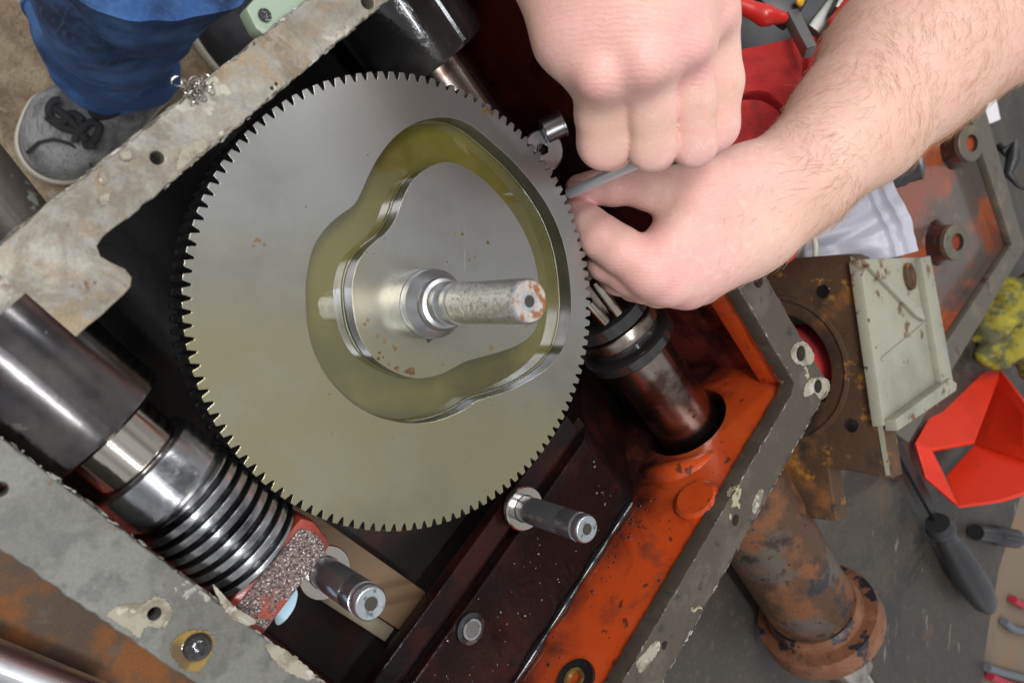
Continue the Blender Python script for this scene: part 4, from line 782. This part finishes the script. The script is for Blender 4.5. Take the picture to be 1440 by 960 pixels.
def ff(P):
    d = None
    for ch in mc: e = chain(P, ch, 10); d = e if d is None else smin(d, e, 14)
    for p, r in kn: d = smin(d, np.linalg.norm(P-p.astype(np.float32), axis=-1)-r, 6)
    g = None
    for ch in fg:
        e = chain(P, ch, 3.5); (a, ra), (b, rb) = ch[0], ch[2]; ax_ = nz(b-a); n_ = nz(-CF-ax_*(-CF@ax_)); pd = (P-a.astype(np.float32))@n_.astype(np.float32)-.80*(ra+rb)/2
        e = -smin(-e, -pd, 5.0); g = e if g is None else smin(g, e, .3)
    d = smin(d, g, 8); return smin(d, chain(P, th, 5), 3)
pts = np.array([p for ch in mc+fg+[th] for p, r in ch])
rad = np.array([r for ch in mc+fg+[th] for p, r in ch])[:, None]
fist_m = relax(surface(ff, (pts-rad).min(0)-5, (pts+rad).max(0)+5, 1.1), 1)
rh = obj('right_hand', fist_m, M['skin'], per, smooth=180, recalc=False); rh['label'] = 'clenched bare fist seen from the back of the hand'
paint(rh, 'flush', [(C(840, 106, 290), 15), (C(905, 88, 285), 14), (C(964, 60, 292), 13), (C(1012, 16, 305), 12), (C(985, 110, 305), 9), (C(860, 60, 285), 22)])
paint(rh, 'tan', [(C(849, 190, 312), 14), (C(917, 195, 310), 13), (C(1020, 150, 325), 15), (C(976, 195, 315), 12), (C(740, 30, 300), 16)])
# jeans and shoes
def pz(px, py, z, r): return (W(px, py, z), r)
legc = [(160, 100, -748, 50), (158, 92, -718, 57), (156, 80, -670, 63), (154, 52, -600, 64), (158, 8, -500, 66), (170, -50, -400, 72), (195, -130, -300, 80)]
rs = []; nn = 120; K = 90
cc = [W(x, y, z) for x, y, z, r in legc]; rr_ = [r for *_, r in legc]
for i in range(K):
    t = i/(K-1)*(len(cc)-1); k_ = min(int(t), len(cc)-2); f = t-k_; c = cc[k_]*(1-f)+cc[k_+1]*f; r = rr_[k_]*(1-f)+rr_[k_+1]*f
    row = []
    for jj in range(nn):
        a = 2*PI*jj/nn; x, y = math.cos(a), math.sin(a)
        q5 = t*3.4+2.6*x-1.9*y+2.2*mn.noise((x, y, t*.6)); w = 11*mn.noise((x*1.2, y*1.2, t*.7+3))+17*(math.sqrt(abs(math.sin(q5*.5)))-.75)*math.exp(-t*.12)+2*mn.noise((x*4, y*4, t*3))
        row.append(c+np.array([x*1.04, y*.98, 0])*(r+w)+ZX*(8*math.sin(a*2+1) if i == 0 else 0))
    rs.append(row)
inn = [[p+(cc[0]-p)*.06+ZX*4 for p in rs[0]], [p+(cc[0]-p)*.1+ZX*90 for p in rs[0]]]
m = Msh(); m.rings([inn[1], inn[0]]+rs, True, True); jl = obj('jeans_leg', m, M['jeans'], per, smooth=80)
hp = [p+nz(p-cc[0])*1.0 for p in rs[2]]; hp = hp+hp[:2]; obj('hem', Msh().tube(hp, 2.4, 8), M['jeans'], jl, smooth=80)
sm_ = [rs[i][int(nn*.52)]+nz(rs[i][int(nn*.52)]-rs[i][int(nn*.02)])*.6 for i in range(2, K)]; obj('side_seam', Msh().tube(sm_, 1.6, 8), M['jeans'], jl, smooth=80)
def shoe(pts, canv, lab):
    q = [(W(x, y, Z_FLOOR+h), r) for x, y, h, r in pts]; ctr = np.mean([p for p, r in q], 0)
    def up(P):
        Pz = P.copy(); d = None
        for (a, ra), (b, rb) in zip(q[:-1], q[1:]):
            e = cone(Pz, a, b, ra, rb); d = e if d is None else smin(d, e, 22)
        return np.maximum(d, -(P[..., 2]-(Z_FLOOR+12)))
    def so_(P):
        d = None; P2 = P.copy(); P2[..., 2] = Z_FLOOR+30
        for (a, ra), (b, rb) in zip(q[:-1], q[1:]):
            a2, b2 = a.copy(), b.copy(); a2[2] = b2[2] = Z_FLOOR+30
            e = cone(P2, a2, b2, ra+2.5, rb+2.5); d = e if d is None else smin(d, e, 22)
        return np.maximum(d, np.abs(P[..., 2]-(Z_FLOOR+11.5))-10)
    lo = np.array([p-r for p, r in q]).min(0)-8; hi = np.array([p+r for p, r in q]).max(0)+8; lo[2] = Z_FLOOR-2
    o = obj('shoe', surface(up, lo, hi, 3.0), canv, per, smooth=80); o['label'] = lab
    h2 = hi.copy(); h2[2] = Z_FLOOR+34
    obj('sole', surface(so_, lo, h2, 3.0), M['rubber'], o, smooth=60); return o
s1 = shoe([(205, 100, 46, 40), (155, 142, 42, 40), (102, 182, 33, 45), (82, 206, 25, 40)], M['canvas'], 'grey canvas shoe with dark laces')
for pts in ([(85, 142), (70, 150), (72, 166), (88, 172), (100, 160), (112, 165), (118, 172)], [(68, 165), (85, 178), (105, 185), (120, 196)], [(78, 155), (95, 165), (118, 190), (128, 205)], [(105, 200), (112, 185), (128, 172), (140, 180), (130, 200), (112, 206)]):
    obj('lace', Msh().tube(spline([W(x, y, Z_FLOOR+84+4*random.random()) for x, y in pts], 40)[:-8], 4.4, 8), M['lace'], s1, smooth=80)
obj('toe_seam', Msh().tube([W(x, y, Z_FLOOR+z_) for x, y, z_ in ((38, 215, 52), (55, 200, 66), (75, 196, 74), (98, 202, 76), (118, 216, 66), (128, 232, 52))], 2.0, 8), M['lace'], s1, smooth=80)
obj('tongue', surface(lambda P: chain(P, [(W(118, 172, Z_FLOOR+66), 14), (W(150, 145, Z_FLOOR+74), 20)], 6), W(122, 168, Z_FLOOR+78)-60, W(150, 140, Z_FLOOR+92)+60, 3), M['dkcanvas'], s1, smooth=80)
s2 = shoe([(262, -60, 46, 46), (300, -20, 42, 46), (335, 35, 34, 50), (348, 68, 27, 46)], M['dkcanvas'], 'dark shoe half hidden behind the flange')
# thin rod held between the hands
a, b_ = C(930, 215, 352), C(800, 272, 404)
tag(obj('thin_rod', Msh().lathe([(0, 2.7), (np.linalg.norm(b_-a)-.4, 2.7), (np.linalg.norm(b_-a), 1.9)], a, b_-a, 24), mat('satin_rod', (.74, .74, .78), .4, .5), base=(a+b_)/2-ZX*2.3), 'thin pale grey metal rod held between the fist and the pinching fingers', 'rod')
